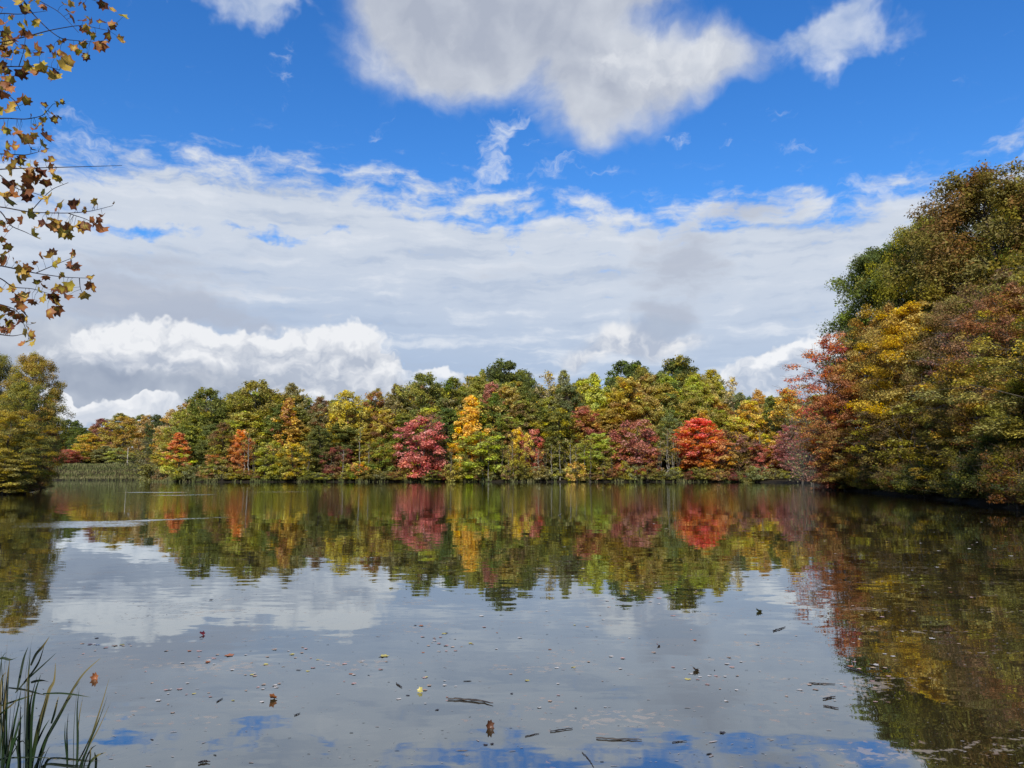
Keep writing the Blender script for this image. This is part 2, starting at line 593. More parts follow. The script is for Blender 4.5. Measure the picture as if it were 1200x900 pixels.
# drowned leaves just under the surface, in loose drifts
drift = noise(t, mapping(t, p, loc=(4, 2, 0), scale=(.55, 1.3, 1)), 1.0, 3, .6, dim='2D')
bits = noise(t, mapping(t, p, loc=(1, 7, 0), scale=(10.0, 12.0, 1)), 1.0, 3, .6, dim='2D')
bitm = (bits + (drift - .5) * .9).ss(.70, .80) * py_.ss(26.0, 9.0)
wcol = mixc(t, bitm * .6, wcol, mixc(t, drift.ss(.5, .7), (.34, .20, .15, 1), (.40, .33, .26, 1)))
put(t, df.inputs['Color'], wcol)
fr = nnode(t, 'ShaderNodeFresnel')
fr.inputs['IOR'].default_value = 1.55
fac = ((S(t, fr.outputs[0]) * 0.86 + 0.20) * (bitm * -.45 + 1.0)).clamp()
mx = nnode(t, 'ShaderNodeMixShader')
put(t, mx.inputs[0], fac)
t.links.new(df.outputs[0], mx.inputs[1])
t.links.new(gl.outputs[0], mx.inputs[2])
t.links.new(mx.outputs[0], out.inputs[0])
wv = np.array([(-260, -14, 0), (120, -14, 0), (120, 320, 0), (-260, 320, 0)], float)
water = link("pond_water", fast_mesh("pond_water", wv, [(0, 1, 2, 3)], 4), m_water)
tag(water, "calm pond water mirroring the trees and clouds", kind='structure')
# ------------------------------------------------------------------ trees
def attr_node(t, name, kind='OBJECT'):
    n = nnode(t, 'ShaderNodeAttribute', attribute_type=kind, attribute_name=name)
    return n


def foliage_material(name, transl=0.35):
    """leaf colour: each tree carries its own two colours (c1, c2), how much of the second shows (mix) and where (low)"""
    m, t, out = new_mat(name)
    a = attr_node(t, 'var', 'GEOMETRY')
    sc_ = nnode(t, 'ShaderNodeSeparateColor')
    t.links.new(a.outputs['Color'], sc_.inputs[0])
    r, g, b = [S(t, sc_.outputs[i]) for i in range(3)]
    al = S(t, a.outputs['Alpha'])
    c1 = S(t, attr_node(t, 'c1').outputs['Color'])
    c2 = S(t, attr_node(t, 'c2').outputs['Color'])
    mixa = S(t, attr_node(t, 'mix').outputs['Fac'])
    low = S(t, attr_node(t, 'low').outputs['Fac'])
    k = r * 0.62 + al * 0.3 + g * 0.16 + (0.5 - b) * low
    f = (k - (1.0 - mixa)).ss(-0.08, 0.10)
    c = mixc(t, f, c1, c2)
    hsn = nnode(t, 'ShaderNodeHueSaturation')
    put(t, hsn.inputs['Hue'], (g - 0.5) * 0.035 + (r - 0.5) * 0.025 + 0.5)
    put(t, hsn.inputs['Saturation'], (al - 0.5) * 0.25 + 1.0)
    put(t, hsn.inputs['Value'], g * 0.55 + r * 0.35 + 0.62)
    put(t, hsn.inputs['Color'], c)
    c = S(t, hsn.outputs[0])
    d = nnode(t, 'ShaderNodeBsdfDiffuse')
    put(t, d.inputs[0], c)
    tr = nnode(t, 'ShaderNodeBsdfTranslucent')
    put(t, tr.inputs[0], mixc(t, 0.3, c, (0.35, 0.30, 0.02, 1), 'MIX'))
    mx = nnode(t, 'ShaderNodeMixShader')
    mx.inputs[0].default_value = transl
    t.links.new(d.outputs[0], mx.inputs[1])
    t.links.new(tr.outputs[0], mx.inputs[2])
    t.links.new(mx.outputs[0], out.inputs[0])
    return m


M_LEAF = foliage_material("autumn_foliage", 0.44)


def bark_material(name, c1, c2):
    m, t, out = new_mat(name)
    p = obj_coord(t)
    n1 = noise(t, mapping(t, p, scale=(4, 4, 1.1)), 2.0, 5, 0.65)
    n2 = noise(t, p, 0.6, 2, .5)
    c = mixc(t, n1.ss(.35, .65), c1, c2)
    c = mixc(t, n2.ss(.45, .7) * .4, c, (0.06, 0.07, 0.035, 1))
    principled(t, out, c, .9, .2, bump(t, n1, .8, .03))
    return m


M_BARK = bark_material("grey_bark", (0.045, 0.037, 0.03, 1), (0.13, 0.11, 0.09, 1))
M_PALE = bark_material("pale_bark", (0.15, 0.135, 0.115, 1), (0.32, 0.295, 0.26, 1))
M_TWIG = bark_material("pale_maple_bark", (0.13, 0.11, 0.10, 1), (0.30, 0.26, 0.24, 1))


def tubes(paths, sides=5):
    """paths: list of (points (n,3), radii (n,)) -> verts, quads"""
    V, Fc = [], []
    base = 0
    for pts, rad in paths:
        pts = np.asarray(pts, float)
        n = len(pts)
        tan = np.gradient(pts, axis=0)
        tan /= np.linalg.norm(tan, axis=1)[:, None] + 1e-9
        ref = np.where(np.abs(tan[:, 2:3]) > 0.9, np.array([[1.0, 0, 0]]), np.array([[0, 0, 1.0]]))
        s_ = np.cross(tan, ref); s_ /= np.linalg.norm(s_, axis=1)[:, None] + 1e-9
        u_ = np.cross(tan, s_)
        a = np.arange(sides) * 2 * np.pi / sides
        ring = pts[:, None, :] + (np.cos(a)[None, :, None] * s_[:, None, :] + np.sin(a)[None, :, None] * u_[:, None, :]) * np.asarray(rad)[:, None, None]
        V.append(ring.reshape(-1, 3))
        i = np.arange(n - 1)[:, None] * sides
        j = np.arange(sides)[None, :]
        j2 = (j + 1) % sides
        Fc.append(np.stack([i + j, i + j2, i + sides + j2, i + sides + j], -1).reshape(-1, 4) + base)
        base += n * sides
    return np.concatenate(V), np.concatenate(Fc)


def curve(p0, p1, n, sag, rng, wob=0.06):
    p0 = np.asarray(p0, float); p1 = np.asarray(p1, float)
    tt = np.linspace(0, 1, n)[:, None]
    L = np.linalg.norm(p1 - p0)
    pts = p0 + (p1 - p0) * tt
    pts[:, 2] += (np.sin(np.pi * tt[:, 0]) * sag * L)
    w_ = rng.normal(0, wob * L, (n, 3)) * np.sin(np.pi * tt)
    return pts + w_ * 0.5


def leaf_cards(cent, rng, size, up=0.55, out=0.5, center=None, aspect=0.62):
    """cent (N,3) leaf positions -> diamond-shaped leaves, 4 verts each"""
    N = len(cent)
    nrm = rng.normal(0, 1, (N, 3)) * 0.6
    nrm[:, 2] += up
    if center is not None:
        o = cent - center
        o /= np.linalg.norm(o, axis=1)[:, None] + 1e-6
        nrm += o * out
    nrm /= np.linalg.norm(nrm, axis=1)[:, None] + 1e-6
    rv = rng.normal(0, 1, (N, 3))
    tan = np.cross(nrm, rv); tan /= np.linalg.norm(tan, axis=1)[:, None] + 1e-6
    bi = np.cross(nrm, tan)
    s = size * np.clip(rng.lognormal(-.05, .36, N), .4, 2.2)[:, None]
    v = np.empty((N, 4, 3), np.float32)
    v[:, 0] = cent - tan * s * 0.5
    v[:, 1] = cent + bi * s * 0.5 * aspect + nrm * s * 0.12
    v[:, 2] = cent + tan * s * 0.5
    v[:, 3] = cent - bi * s * 0.5 * aspect + nrm * s * 0.12
    return v.reshape(-1, 3), np.arange(N * 4).reshape(-1, 4)


def envelope(kind, t):
    """crown radius (fraction of the widest) against height fraction of the crown, 0 bottom, 1 top"""
    if kind == 'round':
        return np.sqrt(np.clip(1 - (2 * t - 0.9) ** 2 * 0.83, 0, 1)) * 1.0
    if kind == 'oval':
        return np.clip(np.sin(np.pi * np.clip(t * 0.86 + 0.12, 0, 1)), 0, 1) ** 0.65
    if kind == 'cone':
        return np.clip((1 - t) ** 0.72 * (0.55 + 0.45 * np.minimum(1, t * 5)) + 0.05, 0, 1) * 1.0
    if kind == 'tall':
        return np.clip(0.55 + 0.55 * np.sin(np.pi * np.clip(t * 0.9 + 0.05, 0, 1)) - 0.35 * t, 0, 1) * np.where(t > .85, np.sqrt(np.clip((1.02 - t) / .17, 0, 1)), 1)
    if kind == 'wide':
        return np.clip((1 - (1.5 * t - 0.8) ** 2), 0, 1) ** 0.6
    return 1 - t * 0.5


def make_tree(seed, H=20.0, W=9.0, base=0.2, kind='oval', nlimb=26, nsub=4, leaf=0.4, nleaf=9000, clump=1.1, flat=0.65, trunk_r=0.22, rise=0.25,
              gap=0.12, multi=1, layered=False, twigs=0, fill=0.35):
    """returns (trunk mesh data, branch mesh data, crown mesh data)"""
    rng = np.random.default_rng(seed)
    z0 = base * H
    TR, BR, TW = [], [], []
    lean = rng.normal(0, 0.02 * H, 2)
    tops = []
    for k in range(multi):
        off = rng.normal(0, 0.3, 2) * (k > 0)
        sp = rng.normal(0, W * 0.10, 2) * (multi > 1)
        top = np.array([lean[0] + sp[0], lean[1] + sp[1], H * (0.93 if k == 0 else rng.uniform(.7, .9))])
        pts = curve((off[0], off[1], -0.6), top, 12, 0, rng, 0.03)
        tt = np.linspace(0, 1, 12)
        rad = trunk_r * (1 - k * .25) * (1 - tt) ** 0.8 + 0.02
        rad[0] *= 1.7; rad[1] *= 1.08
        TR.append((pts, rad)); tops.append((pts, rad))
    clumps, crad, cvar = [], [], []
    ph = rng.uniform(0, 6.28)
    lob = rng.uniform(0.75, 1.25, 7)
    for i in range(nlimb):
        f = (i + 0.5) / nlimb
        th = ph + i * 2.39996 + rng.normal(0, 0.25)
        if rng.random() < gap:
            continue
        env = envelope(kind, np.array([f]))[0] * W * 0.5 * np.interp((th % 6.2832) / 6.2832 * 7, range(8), list(lob) + [lob[0]])
        env *= rng.uniform(0.8, 1.1)
        ze = z0 + f ** .88 * (H - z0) * 0.96
        zs = max(z0 * 0.75, ze - env * (0.4 + rise) - 0.3)
        pts, rad = tops[i % multi]
        ti = np.clip((zs + 0.6) / (pts[-1, 2] + 0.6), 0, 0.96)
        st = np.array([np.interp(ti, np.linspace(0, 1, 12), pts[:, q]) for q in range(3)])
        en = np.array([st[0] * .4 + np.cos(th) * env * .88, st[1] * .4 + np.sin(th) * env * .88, ze])
        r0 = max(0.025, trunk_r * 0.42 * (1 - 0.6 * f))
        path = curve(st, en, 7, 0.06 if not layered else 0.10, rng, 0.05)
        BR.append((path, np.linspace(r0, 0.02, 7)))
        cv = rng.random()
        for j in range(nsub):
            u = rng.uniform(fill, 1.0) if j else 1.0
            q = np.array([np.interp(u, np.linspace(0, 1, 7), path[:, k]) for k in range(3)])
            dirn = rng.normal(0, 1, 3); dirn[2] = dirn[2] * .5 + (0.15 if not layered else 0.0)
            dirn /= np.linalg.norm(dirn) + 1e-6
            L = rng.uniform(0.3, 1.0) * env * 0.42 * (j > 0)
            e2 = q + dirn * L
            if j:
                BR.append((curve(q, e2, 4, 0.05, rng, .05), np.linspace(max(.018, r0 * .4), 0.012, 4)))
            clumps.append(e2)
            crad.append(clump * rng.uniform(0.7, 1.25) * (0.75 + 0.35 * (1 - f)))
            cvar.append((np.clip(cv * .7 + rng.random() * .3, 0, 1), rng.random()))
            for q2 in range(twigs):
                d2 = rng.normal(0, 1, 3); d2[2] = abs(d2[2]) * .6 + .1
                d2[:2] += np.array([np.cos(th), np.sin(th)]) * 1.2
                d2 /= np.linalg.norm(d2)
                TW.append((curve(e2, e2 + d2 * crad[-1] * rng.uniform(1.0, 1.9), 4, .05, rng, .08), np.linspace(.014, .005, 4)))
    # crown top
    for k in range(3):
        clumps.append(np.array([lean[0], lean[1], H * 0.91]) + rng.normal(0, clump * .5, 3)); crad.append(clump * .9); cvar.append((rng.random(), rng.random()))
    clumps = np.array(clumps); crad = np.array(crad); cvar = np.array(cvar)
    wgt = crad ** 2; wgt /= wgt.sum()
    ci = rng.choice(len(clumps), nleaf, p=wgt)
    dv = rng.normal(0, 1, (nleaf, 3)); dv /= np.linalg.norm(dv, axis=1)[:, None]
    rr = rng.random(nleaf) ** 0.45
    lump = 1 + 0.30 * np.sin(dv[:, 0] * 4 + ci) * np.sin(dv[:, 1] * 5 + ci * 1.7)
    off = dv * (rr * lump)[:, None] * crad[ci][:, None]
    off[:, 2] *= flat
    if layered:
        off[:, 2] -= 0.16 * (off[:, 0] ** 2 + off[:, 1] ** 2) / (crad[ci] + .01)
    pos = clumps[ci] + off
    keep = pos[:, 2] > 0.35
    pos, ci = pos[keep], ci[keep]
    V, Fq = leaf_cards(pos, rng, leaf, up=0.6 if not layered else 0.9, center=clumps[ci] + np.array([0, 0, -.5]) * crad[ci][:, None])
    n = len(pos)
    col = np.empty((n, 4), np.float32)
    col[:, 0] = np.clip(cvar[ci, 0], 0, 1)
    col[:, 1] = rng.random(n)
    col[:, 2] = np.clip(pos[:, 2] / H, 0, 1)
    col[:, 3] = cvar[ci, 1]
    me_c = fast_mesh("crown", V, Fq, 4, np.repeat(col, 4, axis=0))
    v, f = tubes(TR, 8)
    me_t = fast_mesh("trunk", v, f, 4, smooth=True)
    v, f = tubes(BR + TW, 4)
    me_b = fast_mesh("branches", v, f, 4, smooth=True)
    return me_t, me_b, me_c


class Kind:
    def __init__(s, name, H, W, meshes, bark=None):
        s.name, s.H, s.W, s.m = name, H, W, meshes
        for me in meshes[:2]:
            me.materials.append(bark or M_BARK)
        meshes[2].materials.append(M_LEAF)


KIND = {}


def kind(key, bark=None, n=1, **kw):
    KIND[key] = [Kind(key, kw.get('H', 20.0), kw.get('W', 9.0), make_tree(hash_seed(key) + i * 17, **kw), bark) for i in range(n)]


def hash_seed(s):
    return sum(ord(c) * (i + 3) for i, c in enumerate(s)) % 9973


# far-shore kinds (about 200 m away: leaves drawn as clusters)
kind('oval', n=3, H=22, W=9.5, base=.16, kind='oval', nlimb=58, nsub=4, leaf=.36, nleaf=15000, clump=1.05, fill=.5)
kind('round', n=3, H=20, W=12, base=.14, kind='round', nlimb=70, nsub=4, leaf=.36, nleaf=18500, clump=1.15, fill=.5)
kind('cone', n=2, H=20, W=9.0, base=.10, kind='cone', nlimb=56, nsub=4, leaf=.40, nleaf=11000, clump=.95, fill=.45)
kind('tall', n=3, H=26, W=9.0, base=.30, kind='tall', nlimb=56, nsub=4, leaf=.36, nleaf=14000, clump=1.1, fill=.5)
kind('sparse', M_PALE, n=2, H=24, W=7.0, base=.35, kind='tall', nlimb=30, nsub=4, leaf=.34, nleaf=2600, clump=1.1, twigs=2, trunk_r=.2)
kind('low', n=3, H=12, W=10, base=.03, kind='wide', nlimb=30, nsub=4, leaf=.36, nleaf=9500, clump=1.15, trunk_r=.14, multi=3, layered=True, flat=.5)
kind('shrub', n=3, H=4.5, W=6.0, base=.02, kind='wide', nlimb=18, nsub=3, leaf=.30, nleaf=2600, clump=.8, trunk_r=.07, multi=3)
kind('bare', n=2, H=14, W=8, base=.12, kind='oval', nlimb=34, nsub=4, leaf=.24, nleaf=2200, clump=1.2, twigs=4, trunk_r=.15, multi=2)
# near kinds (40 to 110 m away)
kind('maple', n=3, H=19, W=11, base=.09, kind='oval', nlimb=60, nsub=6, leaf=.172, nleaf=72000, clump=1.05, flat=.48, layered=True, trunk_r=.2, twigs=1, fill=.25)
kind('oak', n=2, H=27, W=15, base=.2, kind='round', nlimb=90, nsub=6, leaf=.205, nleaf=140000, clump=1.35, flat=.75, trunk_r=.42, gap=.05, fill=.5)
kind('thin_maple', M_TWIG, n=2, H=18, W=10, base=.10, kind='oval', nlimb=50, nsub=5, leaf=.19, nleaf=19000, clump=1.0, flat=.4, layered=True, trunk_r=.18, twigs=3, fill=.3, multi=2)
kind('near_shrub', n=2, H=4.0, W=5.0, base=.02, kind='wide', nlimb=22, nsub=4, leaf=.15, nleaf=9000, clump=.7, trunk_r=.06, multi=3, twigs=1)
kind('near_low', n=2, H=9, W=8, base=.04, kind='wide', nlimb=34, nsub=5, leaf=.17, nleaf=24000, clump=.85, flat=.4, layered=True, trunk_r=.11, multi=3, twigs=1)

# leaf colours (linear albedo)
C = dict(
    dkgreen=(.062, .078, .022), green=(.108, .122, .022), olive=(.165, .145, .026), yolive=(.235, .195, .026), ygreen=(.25, .25, .028),
    gold=(.33, .21, .028), yellow=(.48, .33, .025), orange=(.36, .15, .030), rust=(.22, .110, .034), brown=(.15, .085, .035), crimson=(.29, .078, .058),
    red=(.42, .072, .055), pink=(.31, .105, .085), mauve=(.20, .085, .070), tan=(.30, .22, .11), grey=(.15, .145, .065), orange_red=(.31, .110, .036),
    wine=(.18, .040, .040), golive=(.27, .195, .028))
WORD = dict(dkgreen='dark green', green='green', olive='olive green', yolive='yellowish olive', ygreen='yellow-green', gold='golden', yellow='bright yellow', orange='orange',
            rust='rust brown', brown='brown', crimson='crimson', red='bright red', pink='dusty pink-red', mauve='mauve', tan='pale tan', grey='grey-green', orange_red='orange-red',
            wine='dark wine-red', golive='golden olive')
TREES = []
BRIGHT = 2.1
SOFT = 0.06
PR = random.Random(11)


def tree(key, x, y, H, W, c1, c2='same', mix=0.35, low=0.0, name=None, label=None, cat='tree', group=None, rz=None, var=None, jit=.10, z=None, bright=1.0):
    bright *= BRIGHT * (1.13 if y > 150 else 1.0)
    ks = KIND[key]
    k = ks[PR.randrange(len(ks)) if var is None else var % len(ks)]
    root = empty(name or 'autumn_tree', (x, y, (gz(x, y) if z is None else z) - .05), PR.uniform(0, 6.28) if rz is None else rz, (W / k.W, W / k.W, H / k.H))
    root.scale = (W / k.W, W / k.W, H / k.H)
    for nm, me in zip(('trunk', 'branches', 'crown'), k.m):
        o = link(nm, me, None, root)
        if nm == 'crown':
            j = [1 + PR.uniform(-jit, jit) for _ in range(3)]
            g = PR.uniform(.85, 1.12) * bright
            a = C[c1]; b = C[c2] if c2 != 'same' else tuple(v * 1.35 for v in a)
            a, b = [[v * (1 - SOFT) + (q[0] * .45 + q[1] * .5 + .01) * SOFT for v in q] for q in (a, b)]
            o['c1'] = [a[i] * j[i] * g for i in range(3)]
            o['c2'] = [b[i] * j[i] * g for i in range(3)]
            o['mix'] = float(mix); o['low'] = float(low)
    tag(root, label, cat, group)
    TREES.append(dict(o=root, x=x, y=y, H=H, W=W, c=c1, c2=c2, key=key, px=600 + FPX * x / y if y > 1 else 9999, label=label))
    return root


def hero(key, px, top, wpx, D, c1, c2='same', mix=.35, low=0.0, label=None, **kw):
    """a tree standing at depth D whose crown top is seen at image height `top` and whose crown spans wpx there"""
    if D > 200:
        D = 206 + (D - 206) * 1.5
    p = at(px, top, D)
    b = gz(p.x, p.y)
    return tree(key, p.x, D, p.z - b, wpx * D / FPX * 1.08, c1, c2, mix, low, label=label, **kw)
# ------------------------------------------------------------------ far shore: the trees one can tell apart, front to back
FG = 'trees of the wood along the far shore'
H_ = lambda *a, **k: hero(*a, group=FG, **k)
# (kind, px, top y, width px, depth, colours, mix, low, label)
H_('cone', 211, 505, 36, 212, 'orange_red', 'ygreen', .42, 1.1, 'orange-red tree with yellow-green lower leaves at the left end of the far wood')
H_('round', 243, 452, 58, 222, 'green', 'olive', .35, 0, 'large rounded dark green tree rising behind the orange-red tree on the left')
H_('oval', 233, 458, 34, 236, 'gold', 'tan', .4, 0, 'golden crown just showing behind the large rounded green tree')
H_('oval', 262, 492, 32, 210, 'brown', 'olive', .5, .4, 'rust brown tree between the large green tree and the small orange tree')
H_('low', 251, 532, 30, 207, 'orange_red', 'olive', .5, .5, 'low orange-red tree at the waterline below the rust brown tree')
H_('oval', 284, 501, 28, 209, 'orange', 'rust', .45, .6, 'small vivid orange tree beside two pale bare trunks', bright=1.1)
H_('low', 278, 520, 34, 212, 'wine', 'brown', .5, 0, 'purplish brown low tree behind the pale trunks')
H_('round', 301, 443, 66, 224, 'yolive', 'olive', .45, 0, 'tall yellowish olive tree with a broad crown behind the small orange tree')
H_('oval', 342, 447, 44, 228, 'olive', 'grey', .4, 0, 'grey-olive tree with a thin airy top at the left of the skyline')
H_('cone', 336, 464, 40, 216, 'rust', 'golive', .6, .0, 'conical rust-gold tree in the left half of the far wood')
H_('low', 322, 515, 44, 208, 'ygreen', 'yolive', .4, 0, 'yellow-green low tree at the water under the conical rust-gold tree')
H_('low', 345, 517, 38, 207, 'olive', 'gold', .5, -.3, 'low olive tree with golden top leaves at the water')
H_('oval', 375, 497, 34, 210, 'green', 'dkgreen', .4, 0, 'fresh green tree right of the conical rust-gold tree')
H_('tall', 378, 462, 30, 222, 'brown', 'grey', .5, 0, 'narrow brownish tree on the dip of the skyline')
H_('round', 406, 455, 52, 220, 'yolive', 'golive', .45, .2, 'olive-gold tree rising above the brown-purple thicket')
H_('low', 396, 522, 40, 208, 'brown', 'wine', .5, 0, 'brown-purple thicket tree at the water')
H_('shrub', 421, 543, 27, 206, 'orange', 'gold', .4, 0, 'small glowing orange bush at the foot of the far wood', name='autumn_bush', cat='bush', bright=1.15)
H_('low', 445, 512, 42, 209, 'yolive', 'green', .45, 0, 'yellow-green low tree left of the big red tree')
H_('oval', 452, 478, 38, 216, 'brown', 'yolive', .5, 0, 'brownish olive tree behind and left of the big red tree')
H_('oval', 440, 453, 36, 226, 'rust', 'olive', .5, .3, 'rusty pink topped tree on the skyline left of the grey-green tree')
H_('low', 492, 487, 64, 208, 'crimson', 'pink', .55, -.6, 'big spreading red tree hanging over the water left of the tall yellow tree', var=0, bright=1.12)
H_('bare', 508, 480, 34, 210, 'pink', 'brown', .5, 0, 'thin mauve half-bare tree in the right side of the big red tree')
H_('round', 497, 434, 60, 222, 'green', 'olive', .4, 0, 'mid green tree with a broken crown above the big red tree')
H_('oval', 465, 448, 34, 224, 'grey', 'olive', .4, 0, 'grey-green pointed tree on the skyline')
H_('tall', 530, 440, 42, 226, 'olive', 'green', .4, 0, 'olive green tree left of the tall yellow tree on the skyline')
H_('cone', 551, 460, 46, 212, 'yellow', 'gold', .4, .2, 'tall bright yellow cone-shaped tree near the middle of the far shore', bright=1.08)
H_('low', 560, 505, 62, 208, 'olive', 'ygreen', .5, -.2, 'broad green and yellow-green tree at the foot of the tall yellow tree')
H_('shrub', 532, 542, 30, 206, 'yolive', 'olive', .4, 0, 'rounded olive bush between the big red tree and the broad green tree', name='autumn_bush', cat='bush')
H_('oval', 575, 446, 36, 222, 'rust', 'pink', .5, -.2, 'pinkish rust tree just behind the top of the tall yellow tree')
H_('round', 592, 419, 78, 236, 'dkgreen', 'green', .4, 0, 'large dark green tree forming the highest dome of the middle skyline', var=0)
H_('oval', 566, 430, 28, 238, 'yolive', 'green', .4, 0, 'pale olive crown against the left edge of the large dark dome')
H_('oval', 592, 448, 50, 220, 'yolive', 'rust', .4, .1, 'golden olive tree under the large dark green dome')
H_('tall', 618, 465, 34, 217, 'olive', 'green', .4, 0, 'slim olive tree below the right edge of the large dark dome')
H_('low', 607, 502, 30, 208, 'yellow', 'yolive', .5, .7, 'small tree with bright yellow top and grey-green skirts at the water')
H_('low', 622, 500, 32, 210, 'crimson', 'rust', .4, .3, 'small crimson tree just right of the small yellow-topped tree')
H_('round', 655, 478, 62, 213, 'green', 'yolive', .45, -.1, 'broad green tree with yellow tips between the small crimson tree and the dusty red tree')
H_('sparse', 641, 432, 36, 226, 'tan', 'gold', .4, 0, 'thin pale tan tree with sky showing through it')
H_('oval', 664, 446, 42, 222, 'dkgreen', 'grey', .4, 0, 'dark grey-green tree right of the thin pale tan tree')
H_('tall', 660, 431, 26, 238, 'grey', 'olive', .4, 0, 'slender grey-olive skyline tree behind the thin tan tree')
H_('oval', 684, 474, 40, 215, 'crimson', 'rust', .5, .4, 'dusky crimson crown above the broad green tree')
H_('cone', 699, 434, 44, 221, 'ygreen', 'green', .3, .1, 'bright yellow-green tree with a pointed crown right of middle', var=0)
H_('oval', 700, 505, 46, 209, 'yolive', 'ygreen', .5, -.2, 'yellow-green rounded tree left of the dusty red tree at the water')
H_('shrub', 675, 540, 26, 206, 'gold', 'yolive', .4, 0, 'golden bush beside pale trunks left of the dusty red tree', name='autumn_bush', cat='bush')
H_('oval', 734, 437, 54, 220, 'golive', 'yolive', .5, 0, 'large golden olive tree above the dusty red tree')
H_('round', 735, 419, 76, 240, 'dkgreen', 'green', .35, 0, 'dark green crown on the skyline above the golden olive tree')
H_('low', 743, 488, 54, 208, 'pink', 'crimson', .45, -.2, 'dusty red tree drooping to the water between yellow-green trees', var=1)
H_('low', 758, 522, 36, 207, 'pink', 'rust', .5, 0, 'rosy lower tree at the right foot of the dusty red tree')
H_('round', 796, 414, 66, 238, 'dkgreen', 'olive', .4, 0, 'highest dark green tree on the right of the skyline')
H_('oval', 778, 446, 48, 222, 'yolive', 'olive', .45, 0, 'yellowish olive tree below the highest dark green tree')
H_('tall', 812, 436, 44, 224, 'yolive', 'ygreen', .4, 0, 'tall yellow-olive tree above the bright red tree')
H_('tall', 782, 482, 30, 213, 'olive', 'grey', .4, 0, 'thin olive tree with bare lower trunks left of the bright red tree')
H_('oval', 820, 487, 62, 209, 'red', 'orange_red', .50, .5, 'brightest red tree of the far shore', var=1, bright=1.1)
H_('oval', 824, 478, 26, 212, 'gold', 'yolive', .4, 0, 'little golden crown peeping over the brightest red tree')
H_('low', 838, 512, 40, 206, 'gold', 'orange_red', .5, -.4, 'yellow and orange low tree at the foot of the brightest red tree')
H_('tall', 834, 430, 40, 232, 'ygreen', 'yolive', .4, 0, 'yellow-green skyline tree left of the thin tan gold tree')
H_('sparse', 856, 439, 30, 224, 'tan', 'gold', .45, 0, 'thin tan gold tree standing out against white cloud')
H_('low', 858, 502, 56, 208, 'mauve', 'brown', .5, .2, 'broad mauve-brown tree right of the brightest red tree')
H_('bare', 850, 515, 34, 207, 'mauve', 'olive', .5, .2, 'twiggy mauve tree overlapping the broad mauve-brown tree')
H_('oval', 878, 467, 44, 214, 'gold', 'yolive', .4, .1, 'golden tree above the mauve-brown tree on the right')
H_('oval', 866, 458, 30, 222, 'grey', 'dkgreen', .4, 0, 'grey-green tree behind the golden tree on the right')
H_('tall', 886, 454, 26, 220, 'gold', 'tan', .4, 0, 'narrow tan-gold skyline tree right of the golden tree')
H_('oval', 903, 462, 34, 214, 'dkgreen', 'olive', .4, 0, 'dark green tree in the dip near the right end of the far wood')
H_('low', 893, 520, 36, 206, 'rust', 'crimson', .5, 0, 'rust red low tree near the right end of the far shore')
H_('low', 914, 510, 36, 205, 'orange', 'gold', .5, 0, 'orange and gold low tree at the right end of the far shore')
H_('oval', 922, 453, 44, 208, 'yolive', 'gold', .4, 0, 'olive-gold tree where the far wood meets the right bank')
H_('oval', 925, 495, 40, 196, 'pink', 'mauve', .5, 0, 'pinkish mauve tree tucked into the far right corner')
H_('bare', 948, 462, 54, 152, 'mauve', 'grey', .5, 0, 'grey half-bare tree behind the red maple of the right bank')
H_('bare', 936, 480, 44, 175, 'grey', 'mauve', .5, 0, 'thin grey twiggy tree at the right corner of the pond')
# beyond the embankment at the far left
_hero0 = hero


def hero(key, px, top, wpx, D, *a, **k):
    return _hero0(key, px, top, wpx, 206 + (D - 206) / 1.5 if D > 200 else D, *a, **k)


LG = 'trees beyond the grassy embankment'
L_ = lambda *a, **k: hero(*a, group=LG, **k)
L_('round', 79, 526, 34, 292, 'crimson', 'pink', .4, 0, 'small crimson tree beside the pale house at the far left', bright=1.15)
L_('round', 84, 490, 36, 325, 'dkgreen', 'green', .3, 0, 'dark green tree directly behind the small crimson tree')
L_('oval', 97, 500, 30, 312, 'green', 'dkgreen', .4, 0, 'green tree right of the dark green tree at far left')
L_('oval', 104, 507, 34, 300, 'gold', 'yolive', .45, .2, 'gold-orange tree behind the left part of the embankment')
L_('tall', 119, 489, 30, 318, 'rust', 'mauve', .5, 0, 'pinkish brown tree on the far left skyline')
L_('round', 145, 486, 46, 310, 'gold', 'golive', .5, .2, 'wide golden tree on the far left skyline')
L_('oval', 141, 483, 44, 335, 'green', 'olive', .5, .2, 'green crown rising behind the wide golden tree')
L_('oval', 124, 522, 30, 296, 'olive', 'grey', .5, .2, 'olive grey bushy tree above the embankment grass')
L_('low', 139, 524, 30, 292, 'ygreen', 'grey', .5, .2, 'low yellow-green tree behind the street lamp')
L_('oval', 165, 484, 26, 322, 'dkgreen', 'green', .5, 0, 'narrow dark green tree between golden crowns at far left')
L_('oval', 172, 485, 28, 306, 'gold', 'tan', .5, .2, 'tan-gold tree left of the dark round evergreen')
L_('round', 185, 484, 26, 300, 'dkgreen', 'dkgreen', .5, 0, 'dark round evergreen on the far left skyline')
L_('oval', 204, 478, 36, 262, 'gold', 'tan', .5, 0, 'golden tree left of the large rounded green tree')
L_('bare', 172, 512, 44, 262, 'grey', 'olive', .55, 0, 'big grey-green half-bare bush tree at the end of the embankment')
L_('low', 186, 528, 40, 250, 'grey', 'olive', .55, 0, 'low grey-green willow-like tree sloping to the water')
L_('shrub', 178, 548, 26, 246, 'olive', 'grey', .5, 0, 'low olive bush at the water right of the embankment', name='autumn_bush', cat='bush')
L_('shrub', 192, 550, 24, 236, 'grey', 'brown', .5, 0, 'brownish grey bush beside the orange-red tree at the water', name='autumn_bush', cat='bush')

